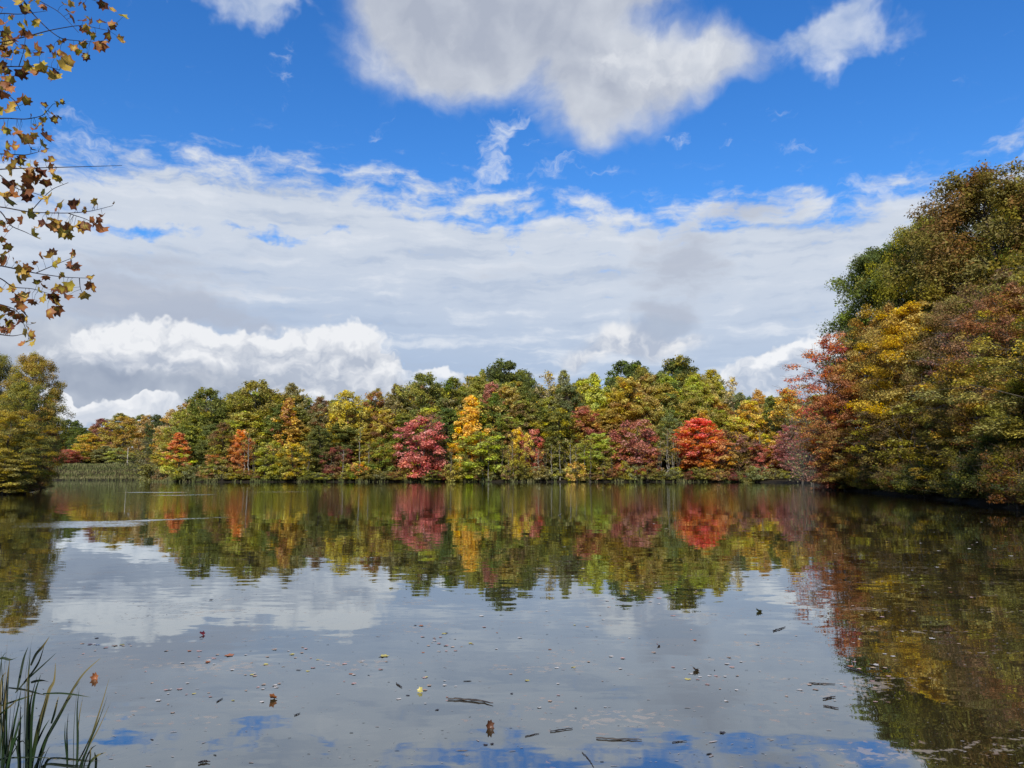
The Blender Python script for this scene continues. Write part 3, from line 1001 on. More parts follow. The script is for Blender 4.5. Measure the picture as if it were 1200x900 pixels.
# ------------------------------------------------------------------ filling rows of the wood, behind the ones above
SIL = [(60, 500), (85, 496), (130, 490), (190, 487), (215, 474), (235, 458), (260, 457), (285, 450), (310, 448), (340, 452), (360, 460), (378, 470), (400, 460), (430, 463), (460, 457),
       (480, 446), (500, 440), (545, 444), (560, 434), (590, 428), (620, 432), (632, 445), (655, 440), (680, 438), (700, 442), (720, 436), (745, 428), (790, 421), (815, 426), (830, 438),
       (845, 446), (860, 452), (880, 464), (905, 460), (935, 458), (1000, 458), (1100, 455)]


def sil(px):
    return float(np.interp(px, [a for a, b in SIL], [b for a, b in SIL]))


fr_ = random.Random(5)
pal = [('olive', 'yolive'), ('yolive', 'olive'), ('green', 'olive'), ('green', 'yolive'), ('grey', 'olive'), ('golive', 'rust'), ('green', 'dkgreen'), ('rust', 'golive'), ('olive', 'green'), ('brown', 'olive'), ('yolive', 'ygreen'), ('golive', 'olive')]
FILL = []
for row, (D, step, drop) in enumerate([(224, 25, 30), (233, 24, 15), (243, 26, 6), (252, 30, 3), (262, 34, 5)]):
    px = 205 + row * 7
    while px < 985:
        Dj = D + fr_.uniform(-3, 3) + (max(0, 235 - px) * .5)
        top = sil(px) + drop + fr_.uniform(-2, 8)
        a, b = fr_.choice(pal)
        k = fr_.choice(['oval', 'oval', 'tall', 'round']) if row < 3 else 'round'
        if row >= 3 and (550 < px < 640 or 690 < px < 840):
            a, b = fr_.choice([('dkgreen', 'green'), ('green', 'olive'), ('dkgreen', 'dkgreen')])
            top -= 3
        o = hero(k, px + fr_.uniform(-5, 5), top, fr_.uniform(38, 54), Dj, a, b, fr_.uniform(.3, .5), 0)
        FILL.append((o, TREES[-1], row))
        px += step * fr_.uniform(.8, 1.2)
for px in range(70, 215, 21):
    a, b = fr_.choice(pal)
    hero('oval', px, sil(px) + fr_.uniform(2, 12), 40, 340 + fr_.uniform(-8, 8), a, b, .4, 0)
    FILL.append((TREES[-1]['o'], TREES[-1], 7))
# bushes along the waterline
BUSH = []
px = 214
while px < 935:
    D = 205.5 + fr_.uniform(-.5, 2)
    x = (px - 600) / FPX * D
    for dd in np.arange(-6, 14, 1.0):
        if shore_dist(np.array([x]), np.array([200 + dd]))[0] > .6:
            D = 200 + dd + fr_.uniform(0, 1.2); break
    a, b = fr_.choice([('olive', 'grey'), ('brown', 'olive'), ('grey', 'yolive'), ('olive', 'yolive'), ('rust', 'olive'), ('green', 'olive'), ('brown', 'wine')])
    o = hero('shrub', px, 550 - fr_.uniform(-4, 8), fr_.uniform(20, 34), D, a, b, .45, 0, name='waterside_bush', cat='bush')
    BUSH.append((o, TREES[-1]))
    px += fr_.uniform(11, 20)

# ------------------------------------------------------------------ right bank
RG = 'trees of the right bank'
N_ = lambda *a, **k: hero(*a, group=RG, **k)  # bright puts the lit tip and the shaded near end into leaf colours
N_('thin_maple', 970, 384, 96, 98, 'crimson', 'orange_red', .45, -.4, 'red maple with bare twigs at the tip of the right bank', var=0, bright=1.25)
N_('maple', 984, 420, 96, 95, 'orange_red', 'rust', .40, .3, 'orange-red maple leaning over the water at the left edge of the right bank', bright=1.15)
N_('maple', 1068, 345, 130, 80, 'golive', 'gold', .40, -.3, 'tall yellow-green maple in the middle of the right bank', var=1, bright=1.05)
N_('maple', 1030, 350, 90, 92, 'golive', 'rust', .48, .2, 'maple with orange-tipped yellow leaves beside the tall yellow-green maple', var=2)
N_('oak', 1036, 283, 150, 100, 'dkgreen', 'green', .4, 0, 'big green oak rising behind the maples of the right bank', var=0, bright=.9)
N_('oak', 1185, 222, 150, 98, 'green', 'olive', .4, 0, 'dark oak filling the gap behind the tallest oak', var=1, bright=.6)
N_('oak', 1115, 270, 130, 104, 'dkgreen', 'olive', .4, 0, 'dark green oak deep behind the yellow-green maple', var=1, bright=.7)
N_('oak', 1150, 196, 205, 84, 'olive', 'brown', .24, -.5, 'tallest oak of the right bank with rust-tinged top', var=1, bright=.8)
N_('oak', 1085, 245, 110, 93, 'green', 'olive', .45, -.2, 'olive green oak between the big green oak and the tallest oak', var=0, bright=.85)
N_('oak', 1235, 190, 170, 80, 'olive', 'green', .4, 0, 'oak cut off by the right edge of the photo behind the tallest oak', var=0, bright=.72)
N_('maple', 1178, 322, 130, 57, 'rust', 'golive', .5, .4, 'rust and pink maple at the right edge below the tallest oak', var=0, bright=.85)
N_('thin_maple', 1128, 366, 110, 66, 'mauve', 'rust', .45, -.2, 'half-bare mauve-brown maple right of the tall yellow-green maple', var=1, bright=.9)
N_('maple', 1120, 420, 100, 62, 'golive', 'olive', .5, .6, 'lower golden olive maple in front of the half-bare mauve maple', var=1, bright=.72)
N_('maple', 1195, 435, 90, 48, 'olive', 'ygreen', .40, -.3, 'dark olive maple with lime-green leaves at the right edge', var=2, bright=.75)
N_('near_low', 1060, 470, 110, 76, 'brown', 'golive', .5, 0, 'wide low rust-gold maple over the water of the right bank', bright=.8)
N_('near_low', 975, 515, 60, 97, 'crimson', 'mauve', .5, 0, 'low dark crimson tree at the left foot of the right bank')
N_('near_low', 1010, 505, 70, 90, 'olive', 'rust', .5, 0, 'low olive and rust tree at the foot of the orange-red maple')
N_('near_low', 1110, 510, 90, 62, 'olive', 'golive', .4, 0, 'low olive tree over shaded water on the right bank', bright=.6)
N_('near_low', 1175, 500, 100, 50, 'dkgreen', 'golive', .35, 0, 'dark low tree with painted-in shade near the right edge over shaded water', bright=.6)
rr_ = random.Random(8)
RIGHT = []
for i in range(18):
    D = rr_.uniform(48, 135)
    sx = float(np.interp(D, [20, 39, 58, 74, 92, 104, 118, 138], [20.5, 26.2, 32.5, 36, 40, 41.5, 47, 58]))
    x = sx + rr_.uniform(7, 34)
    k, c1, c2 = rr_.choice([('maple', 'olive', 'golive'), ('oak', 'green', 'olive'), ('maple', 'brown', 'golive'), ('oak', 'olive', 'brown'), ('maple', 'brown', 'olive')])
    Hh = rr_.uniform(16, 21) if k == 'maple' else rr_.uniform(17, 23)
    tree(k, x, D, Hh, rr_.uniform(9, 13), c1, c2, .4, 0)
    RIGHT.append(TREES[-1])
for (x, y, Hh) in [(33, 36, 16), (31, 26, 17), (40, 29, 19), (27, 15, 17), (36, 12, 19), (43, 42, 20), (22, 3, 16), (50, 55, 21), (33, 45, 13)]:
    tree('maple' if Hh < 19 else 'oak', x, y, Hh, 10.5, 'olive', 'golive', .4, 0)
    RIGHT.append(TREES[-1])
RBUSH = []
for i in range(34):
    D = 34 + i * 2.15 + rr_.uniform(-1, 1)
    sx = float(np.interp(D, [20, 39, 48, 58, 74, 92, 104, 118], [20.5, 26.2, 29, 32.5, 36, 40, 41.5, 47]))
    a, b = rr_.choice([('olive', 'brown'), ('dkgreen', 'olive'), ('rust', 'olive'), ('olive', 'golive'), ('dkgreen', 'brown')])
    tree('near_shrub', sx + rr_.uniform(.2, 1.5), D, rr_.uniform(1.8, 3.4), rr_.uniform(3, 5), a, b, .4, 0, name='waterside_bush', cat='bush', bright=.5)  # low bright paints the bank's shade into the bush leaves
    RBUSH.append(TREES[-1])

# ------------------------------------------------------------------ left bank
LB = 'trees of the left bank'
B_ = lambda *a, **k: hero(*a, group=LB, **k)
B_('oak', 44, 411, 64, 98, 'golive', 'olive', .5, .5, 'tall golden olive tree with open crown on the left bank', var=1)
B_('oak', -8, 408, 70, 105, 'grey', 'olive', .5, 0, 'grey-green tree cut off by the left edge, tallest of the left bank', var=0)
B_('maple', 30, 440, 70, 88, 'green', 'olive', .45, 0, 'grey-olive tree in the middle of the left bank group', var=0)
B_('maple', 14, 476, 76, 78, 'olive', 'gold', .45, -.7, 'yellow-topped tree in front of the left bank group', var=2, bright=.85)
B_('maple', 55, 470, 44, 96, 'brown', 'golive', .45, 0, 'brown and gold tree at the right edge of the left bank group', var=1)
B_('near_low', 30, 525, 60, 84, 'brown', 'golive', .5, 0, 'low brownish gold tree at the waterline of the left bank')
B_('near_low', 0, 530, 70, 75, 'olive', 'golive', .5, 0, 'low olive tree at the extreme left over the water')
B_('maple', -50, 440, 90, 80, 'olive', 'golive', .4, 0, 'olive tree just beyond the left edge of the photo')
for (x, y) in [(-56, 86), (-60, 97), (-66, 104), (-53, 80)]:
    tree('near_shrub', x - .8, y, 2.4, 4.6, 'olive', 'brown', .4, 0, name='waterside_bush', cat='bush')
    RBUSH.append(TREES[-1])
LEFTF = []
for (x, y, hh) in [(-70, 96, 12), (-78, 105, 13), (-88, 116, 12), (-66, 80, 14), (-100, 125, 12), (-118, 140, 11)]:
    tree('maple', x - 3, y, hh, 10, 'olive', 'brown', .4, 0); LEFTF.append(TREES[-1])

for i in range(17):
    px = 58 + i * 9 + fr_.uniform(-3, 3)
    a, b = fr_.choice([('olive', 'grey'), ('green', 'olive'), ('golive', 'olive'), ('brown', 'olive')])
    hero('shrub', px, fr_.uniform(527, 535), fr_.uniform(26, 34), 300 + fr_.uniform(-4, 6), a, b, .45, 0, name='autumn_bush', cat='bush', group='bushes along the top of the embankment', label='bush in the low hedge line along the top of the far left embankment', bright=.8)

# the wood goes on behind: one far mass of foliage nobody could count
wr = np.random.default_rng(12)
nc_ = 1500
cx_ = wr.uniform(-260, 150, nc_); cy_ = wr.uniform(298, 335, nc_)
m_ = wr.random(nc_) < .22
cx_[m_] = wr.uniform(84, 120, m_.sum()); cy_[m_] = wr.uniform(40, 300, m_.sum())
m2_ = wr.random(nc_) < .18
cx_[m2_] = wr.uniform(-270, -225, m2_.sum()); cy_[m2_] = wr.uniform(150, 330, m2_.sum())
m3_ = (cx_ < -85) & (cy_ > 290)
cy_[m3_] = wr.uniform(352, 378, m3_.sum())
cz_ = ground_z(cx_, cy_) + wr.random(nc_) * np.where(m3_, 12, 16)
ci_ = wr.integers(0, nc_, 56000)
dv_ = wr.normal(0, 1, (56000, 3)) * np.array([1.6, 1.6, 1.1])
pos_ = np.stack([cx_[ci_], cy_[ci_], cz_[ci_]], -1) + dv_
V_, F2_ = leaf_cards(pos_, wr, .75, up=.6)
rc_ = wr.random(nc_)
col_ = np.stack([rc_[ci_], wr.random(56000), np.full(56000, .5), wr.random(nc_)[ci_]], -1)
fw = link('distant_woods', fast_mesh('distant_woods', V_, F2_, 4, np.repeat(col_, 4, axis=0)), M_LEAF)
fw['c1'] = [.16, .17, .05]; fw['c2'] = [.30, .21, .06]; fw['mix'] = .42; fw['low'] = 0.0
tag(fw, 'far-off autumn woods closing off the view behind the pond', 'woods', None, 'stuff')
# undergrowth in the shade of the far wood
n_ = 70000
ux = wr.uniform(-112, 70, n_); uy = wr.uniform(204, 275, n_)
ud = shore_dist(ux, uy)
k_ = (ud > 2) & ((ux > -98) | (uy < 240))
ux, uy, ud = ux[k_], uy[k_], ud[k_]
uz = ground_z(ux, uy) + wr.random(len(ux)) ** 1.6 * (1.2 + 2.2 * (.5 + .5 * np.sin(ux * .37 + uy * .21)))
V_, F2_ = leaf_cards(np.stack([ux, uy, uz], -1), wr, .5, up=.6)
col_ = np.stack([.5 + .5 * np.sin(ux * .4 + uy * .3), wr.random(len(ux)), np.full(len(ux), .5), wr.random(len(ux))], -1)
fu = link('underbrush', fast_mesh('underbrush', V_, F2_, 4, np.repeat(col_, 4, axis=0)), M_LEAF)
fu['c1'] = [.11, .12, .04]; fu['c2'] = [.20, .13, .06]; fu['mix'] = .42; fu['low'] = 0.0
tag(fu, 'brown and green underbrush on the floor of the far wood', 'underbrush', None, 'stuff')
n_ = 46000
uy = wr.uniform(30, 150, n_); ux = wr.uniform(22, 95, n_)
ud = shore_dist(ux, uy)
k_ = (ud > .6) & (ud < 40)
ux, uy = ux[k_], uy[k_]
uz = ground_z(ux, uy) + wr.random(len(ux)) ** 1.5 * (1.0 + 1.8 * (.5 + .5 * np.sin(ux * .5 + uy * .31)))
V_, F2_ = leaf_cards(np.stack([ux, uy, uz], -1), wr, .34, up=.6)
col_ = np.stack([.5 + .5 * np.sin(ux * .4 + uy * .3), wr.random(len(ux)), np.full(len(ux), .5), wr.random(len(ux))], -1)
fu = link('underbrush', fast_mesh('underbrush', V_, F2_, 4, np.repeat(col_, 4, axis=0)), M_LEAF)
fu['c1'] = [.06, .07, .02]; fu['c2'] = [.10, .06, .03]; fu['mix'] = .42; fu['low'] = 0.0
tag(fu, 'dark underbrush on the floor of the right bank wood', 'underbrush', None, 'stuff')
# ------------------------------------------------------------------ pale bare trunks at the far waterline
kind('snag', M_PALE, n=2, H=13, W=4.0, base=.5, kind='tall', nlimb=9, nsub=2, leaf=.3, nleaf=260, clump=.8, trunk_r=.16, gap=.05)
for (px, top, D, lab) in [(293, 503, 207.5, 'pale bare trunk standing right in front of the small vivid orange tree'), (287, 513, 208.5, 'thinner pale trunk just left of the tallest pale trunk'),
                          (422, 498, 209.0, 'grey trunk rising above the small glowing orange bush'), (669, 512, 207.5, 'pale trunk left of the dusty red tree and above the golden bush'),
                          (676, 520, 208.5, 'short pale trunk right beside the trunk above the golden bush'), (596, 520, 208.0, 'grey trunk at the waterline left of the small yellow-topped tree'),
                          (632, 524, 208.0, 'thin grey trunk right of the small crimson tree'), (783, 500, 207.5, 'grey trunk nearest the left side of the brightest red tree'),
                          (789, 507, 209.0, 'thin trunk between the grey trunk and the brightest red tree'), (775, 512, 208.0, 'leaning grey trunk right of the dusty red tree'),
                          (891, 500, 206.0, 'pale trunk among the rust and orange low trees on the right'), (566, 528, 207.5, 'thin dark trunk under the broad green and yellow-green tree')]:
    o = hero('snag', px, top, 15, D, 'olive', 'tan', .4, 0, label=lab, name='bare_tree', group='bare trunks at the far waterline')

kind('dark_snag', None, n=2, H=12, W=3.5, base=.45, kind='tall', nlimb=10, nsub=2, leaf=.3, nleaf=200, clump=.8, trunk_r=.13, gap=.05, multi=2)
sr = random.Random(31)
for px in [528, 563, 572, 581, 590, 603, 614, 640, 648, 656, 664, 683, 690, 706, 716, 770, 779, 786, 795, 846, 864, 884, 899, 927, 300, 312, 360, 388, 404, 432]:
    hero(sr.choice(['snag', 'dark_snag', 'dark_snag']), px + sr.uniform(-2, 2), sr.uniform(510, 528), sr.uniform(10, 16), sr.uniform(205.5, 208.5), 'olive', 'brown', .4, 0, label='thin grey trunk standing in shade at the far waterline', name='bare_tree', group='thin trunks at the far waterline')

# ------------------------------------------------------------------ grass (nobody could count it)
m_grass, t, out = new_mat("dry_grass")
a = attr_node(t, 'var', 'GEOMETRY')
sc_ = nnode(t, 'ShaderNodeSeparateColor')
t.links.new(a.outputs['Color'], sc_.inputs[0])
r, g, b = [S(t, sc_.outputs[i]) for i in range(3)]
c = mixc(t, r, (0.085, 0.105, 0.028, 1), (0.27, 0.23, 0.11, 1))
c = mixc(t, g * .6, c, (0.16, 0.17, 0.05, 1))
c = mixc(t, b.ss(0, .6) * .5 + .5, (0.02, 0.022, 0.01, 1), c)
principled(t, out, c, .85, .2)


def blades(name, xs, ys, hs, wd, rnd, tone, label, zs=None):
    n = len(xs)
    zs = ground_z(xs, ys) if zs is None else zs
    az_ = rnd.uniform(0, np.pi, n)
    bx = np.stack([np.cos(az_), np.sin(az_), np.zeros(n)], -1) * wd * rnd.uniform(.6, 1.2, n)[:, None]
    lean = rnd.normal(0, .28, (n, 2)) * hs[:, None]
    b0 = np.stack([xs, ys, zs - .05], -1)
    v = np.empty((n, 4, 3))
    v[:, 0] = b0 - bx * .5
    v[:, 1] = b0 + bx * .5
    v[:, 2] = b0 + bx * .18; v[:, 2, :2] += lean; v[:, 2, 2] += hs
    v[:, 3] = b0 - bx * .18; v[:, 3, :2] += lean; v[:, 3, 2] += hs
    col = np.zeros((n, 4, 4), np.float32)
    col[:, :, 0] = np.clip(tone, 0, 1)[:, None]
    col[:, :, 1] = rnd.random(n)[:, None]
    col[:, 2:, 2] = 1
    o = link(name, fast_mesh(name, v.reshape(-1, 3), np.arange(4 * n).reshape(-1, 4), 4, col.reshape(-1, 4)), m_grass)
    tag(o, label, 'grass', None, 'stuff')
    return o


rnd = np.random.default_rng(3)
xs = rnd.uniform(-205, -92, 60000); ys = rnd.uniform(228, 300, 60000)
d = shore_dist(xs, ys)
k = (d > 0) & (d < 34) & ((xs < -99) | (d < 9))
xs, ys, d = xs[k], ys[k], d[k]
tone = .35 + .35 * np.sin(d * .9 + np.sin(xs * .2)) + rnd.normal(0, .2, len(xs)) + .35 * (d < 3)
blades("embankment_grass", xs, ys, rnd.uniform(.35, 1.0, len(xs)) * np.where(d < 4, 1.15, 1) * (1 + .35 * np.sin(xs * .35) * np.sin(ys * .5)), .22, rnd, tone, 'tall dry grass covering the embankment at the far left')
# reed fringe in the shallows below the embankment
xs = rnd.uniform(-190, -84, 16000); ys = rnd.uniform(205, 275, 16000)
d = shore_dist(xs, ys)
k = (d > -2.6 + 1.6 * np.sin(xs * .23) * np.sin(xs * .071)) & (d < .4)
xs, ys, d = xs[k], ys[k], d[k]
blades("reed_fringe", xs, ys, rnd.uniform(.3, 1.0, len(xs)) * (1 + .6 * np.sin(xs * .3) * np.sin(ys * .21 + xs * .8)), .16, rnd, .35 + rnd.normal(0, .25, len(xs)), 'green and straw-coloured reeds fringing the water below the embankment', np.zeros(len(xs)))
# low growth along the rest of the shore
xs = rnd.uniform(-95, 62, 60000); ys = rnd.uniform(196, 222, 60000)
d = shore_dist(xs, ys)
k = (d > -.3) & (d < 5) & (np.sin(xs * .45) + np.sin(xs * 1.13 + 2) + .6 * np.sin(xs * 2.9) + rnd.normal(0, .5, len(xs)) > .1)
xs, ys = xs[k], ys[k]
blades("bank_grass", xs, ys, rnd.uniform(.3, 1.1, len(xs)), .2, rnd, .3 + .3 * np.sin(xs * .31) + rnd.normal(0, .2, len(xs)), 'low grass and weeds along the far waterline')
xs = np.concatenate([rnd.uniform(14, 60, 42000), rnd.uniform(-110, -20, 16000)]); ys = np.concatenate([rnd.uniform(5, 140, 42000), rnd.uniform(10, 150, 16000)])
d = shore_dist(xs, ys)
k = (d > .5) & (d < 4.5)
xs, ys = xs[k], ys[k]
blades("undergrowth", xs, ys, rnd.uniform(.1, .3, len(xs)), .07, rnd, -.2 + rnd.normal(0, .15, len(xs)), 'dark weeds on the shaded side banks')
xs = rnd.uniform(-10, 14, 9000); ys = rnd.uniform(-3, 5, 9000)
d = shore_dist(xs, ys)
k = (d > .15) & (d < 4) & (np.hypot(xs, ys) > 1.2)
xs, ys = xs[k], ys[k]
blades("near_grass", xs, ys, rnd.uniform(.06, .2, len(xs)), .012, rnd, .2 + rnd.normal(0, .2, len(xs)), 'short grass on the near bank')

# ------------------------------------------------------------------ pale house and street lamp at the far left


def flat_mat(name, c, rough=.7, spec=.3, nz=.08, scale=3.0, metal=0):
    m, t, out = new_mat(name)
    n = noise(t, obj_coord(t), scale, 4, .6)
    cc = mixc(t, n.ss(.3, .7), tuple(v * (1 - nz * 2) for v in c[:3]) + (1,), tuple(min(1, v * (1 + nz)) for v in c[:3]) + (1,))
    p_ = principled(t, out, cc, rough, spec)
    p_.inputs['Metallic'].default_value = metal
    return m


def box(cx, cy, cz, sx, sy, sz):
    v = np.array([[cx + i * sx / 2, cy + j * sy / 2, cz + k * sz / 2] for i in (-1, 1) for j in (-1, 1) for k in (-1, 1)])
    f = np.array([(0, 1, 3, 2), (4, 6, 7, 5), (0, 4, 5, 1), (2, 3, 7, 6), (0, 2, 6, 4), (1, 5, 7, 3)])
    return v, f


def boxes(lst):
    V, F_ = [], []
    for i, b_ in enumerate(lst):
        v, f = box(*b_)
        V.append(v); F_.append(f + i * 8)
    return np.concatenate(V), np.concatenate(F_)


hp = at(61, 547, 308)
hz_ = gz(hp.x, 308)
house = empty("house", (hp.x, 308, hz_ - .2), R(12))
M_SIDING = flat_mat("pale_siding", (.62, .60, .56)); M_ROOF = flat_mat("grey_shingle", (.16, .15, .15), .9); M_TRIM = flat_mat("white_trim", (.78, .78, .76)); M_PANE = flat_mat("window_glass", (.05, .06, .08), .1, .6)
link('wall', fast_mesh('wall', *boxes([(0, 0, 1.6, 9, 7, 3.6)]), 4), M_SIDING, house)
rv = np.array([(-4.9, -4.0, 3.3), (4.9, -4.0, 3.3), (4.9, 4.0, 3.3), (-4.9, 4.0, 3.3), (-4.9, 0, 5.6), (4.9, 0, 5.6), (-4.9, -4.0, 3.5), (4.9, -4.0, 3.5), (4.9, 4.0, 3.5), (-4.9, 4.0, 3.5), (-4.9, 0, 5.8), (4.9, 0, 5.8)])
rf = np.array([(6, 7, 11, 10), (8, 9, 10, 11), (0, 4, 5, 1), (2, 5, 4, 3), (0, 1, 7, 6), (2, 3, 9, 8), (0, 6, 10, 4), (3, 4, 10, 9), (1, 5, 11, 7), (2, 8, 11, 5)])
link('roof', fast_mesh('roof', rv, rf, 4), M_ROOF, house)
link('gable', fast_mesh('gable', np.array([(-4.49, -3.5, 3.35), (-4.49, 3.5, 3.35), (-4.49, 0, 5.45), (4.49, -3.5, 3.35), (4.49, 3.5, 3.35), (4.49, 0, 5.45)]), np.array([(0, 1, 2), (3, 5, 4)]), 3), M_SIDING, house)
for wx in (-2.8, 2.6):
    wo_ = link('window', fast_mesh('window', *boxes([(wx, -3.53, 2.35, 1.3, .06, .1), (wx, -3.53, .95, 1.3, .06, .1), (wx - .6, -3.53, 1.65, .1, .06, 1.3), (wx + .6, -3.53, 1.65, .1, .06, 1.3)]), 4), M_TRIM, house)
    link('pane', fast_mesh('pane', *boxes([(wx, -3.51, 1.65, 1.1, .03, 1.3)]), 4), M_PANE, wo_)
dr = link('door', fast_mesh('door', *boxes([(0, -3.53, 1.15, 1.0, .07, 2.1)]), 4), M_TRIM, house)
link('handle', fast_mesh('handle', *boxes([(.38, -3.60, 1.15, .06, .08, .14)]), 4), M_ROOF, dr)
tag(house, 'small pale house half hidden behind the left bank trees beside the small crimson tree', 'house')

pp = at(68, 546, 288)
mk = empty("marker_post", (pp.x, 288, gz(pp.x, 288) - .1))
link('post', fast_mesh('post', *boxes([(0, 0, 1.1, .5, .3, 2.3)]), 4), flat_mat("orange_yellow_paint", (.85, .42, .05), .5), mk)
link('cap', fast_mesh('cap', *boxes([(0, 0, 2.3, .6, .4, .12)]), 4), M_TRIM, mk)
tag(mk, 'bright orange-yellow upright post in front of the small crimson tree', 'post')

lp = at(149, 546, 284)
M_POLE = flat_mat("weathered_pole", (.42, .37, .30)); M_LAMP = flat_mat("lamp_grey", (.75, .75, .75), .4)
lamp = empty("street_lamp", (lp.x, 284, gz(lp.x, 284) - .2))
v, f = tubes([(np.array([(0, 0, 0), (0, 0, 3.5), (0, 0, 7.0)]), np.array([.22, .18, .14]))], 8)
link('pole', fast_mesh('pole', v, f, 4, smooth=True), M_POLE, lamp)
v, f = tubes([(np.array([(0, 0, 6.6), (.5, 0, 7.0), (1.3, 0, 7.05)]), np.array([.07, .06, .05]))], 6)
link('arm', fast_mesh('arm', v, f, 4, smooth=True), M_POLE, lamp)
v, f = tubes([(np.array([(1.1, 0, 7.02), (1.35, 0, 7.05), (1.75, 0, 7.03), (1.95, 0, 6.99)]), np.array([.08, .2, .18, .05]))], 8)
link('lamp_head', fast_mesh('lamp_head', v, f, 4, smooth=True), M_LAMP, lamp)
tag(lamp, 'street lamp on a wooden pole above the grassy embankment', 'street lamp')

# ------------------------------------------------------------------ leaf shape with lobes (tulip tree / maple like)
OUT = [(-90, .42), (-72, .40), (-50, .62), (-32, .82), (-18, .62), (0, .66), (18, .95), (32, .70), (50, .66), (64, .84), (74, 1.0), (83, .80), (90, .74)]
half = [(math.cos(R(a_)) * r_, math.sin(R(a_)) * r_) for a_, r_ in OUT]
ring = half + [(-x, y) for x, y in half[-2:0:-1]]
ring = np.array(ring) * 0.5
LN = len(ring)


def lobed_leaf(centre, size, nrm, up, rng, curl=.35):
    """vertices, triangles and edge weight of one lobed leaf"""
    nrm = np.array(nrm, float); nrm /= np.linalg.norm(nrm)
    up = np.array(up, float); up -= nrm * np.dot(up, nrm); up /= np.linalg.norm(up) + 1e-9
    sd = np.cross(up, nrm)
    q = np.concatenate([[[0, 0]], ring * .5, ring]) * (1 + rng.normal(0, .04, (1 + 2 * LN, 1)))
    z = np.abs(q[:, 0]) * rng.uniform(.1, .7) + curl * (q[:, 0] ** 2 + q[:, 1] ** 2) * rng.uniform(-1, 1.4) + np.sin(q[:, 1] * 7 + rng.uniform(0, 6)) * .05
    V = np.array(centre) + (q[:, :1] * sd + q[:, 1:] * up + z[:, None] * nrm) * size
    T_ = []
    for i in range(LN):
        j = (i + 1) % LN
        T_.append((0, 1 + i, 1 + j))
        T_.append((1 + i, 1 + LN + i, 1 + LN + j)); T_.append((1 + i, 1 + LN + j, 1 + j))
    e = np.concatenate([[0], np.full(LN, .45), np.full(LN, 1.0)])
    return V, np.array(T_), e


def leaf_set(name, items, mat, parent=None, rng=None):
    """items: (centre, size, normal, up, tone)"""
    V, F_, A_ = [], [], []
    base = 0
    for (c_, s_, n_, u_, tone_) in items:
        v, f, e = lobed_leaf(c_, s_, n_, u_, rng)
        V.append(v); F_.append(f + base); base += len(v)
        A_.append(np.stack([np.full(len(v), tone_), np.full(len(v), rng.random()), e, np.ones(len(v))], -1))
    return link(name, fast_mesh(name, np.concatenate(V), np.concatenate(F_), 3, np.concatenate(A_)), mat, parent)


m_bleaf, t, out = new_mat("turning_leaf")
a = attr_node(t, 'var', 'GEOMETRY')
sc_ = nnode(t, 'ShaderNodeSeparateColor')
t.links.new(a.outputs['Color'], sc_.inputs[0])
r, g, b = [S(t, sc_.outputs[i]) for i in range(3)]
n = noise(t, obj_coord(t), 28.0, 4, .6)
edge_ = (b * 0.75 + (n - .5) * 1.1 + (r - .5) * 1.6).ss(.12, .72)
inner = mixc(t, g, (.42, .36, .04, 1), (.62, .38, .07, 1))
outer = mixc(t, g, (.12, .040, .025, 1), (.42, .16, .045, 1))
c = mixc(t, edge_, inner, outer)
d_ = nnode(t, 'ShaderNodeBsdfPrincipled')
put(t, d_.inputs['Base Color'], c); d_.inputs['Roughness'].default_value = .5; d_.inputs['Specular IOR Level'].default_value = .25
tr_ = nnode(t, 'ShaderNodeBsdfTranslucent'); put(t, tr_.inputs[0], c)
mx = nnode(t, 'ShaderNodeMixShader'); mx.inputs[0].default_value = .32
t.links.new(d_.outputs[0], mx.inputs[1]); t.links.new(tr_.outputs[0], mx.inputs[2]); t.links.new(mx.outputs[0], out.inputs[0])

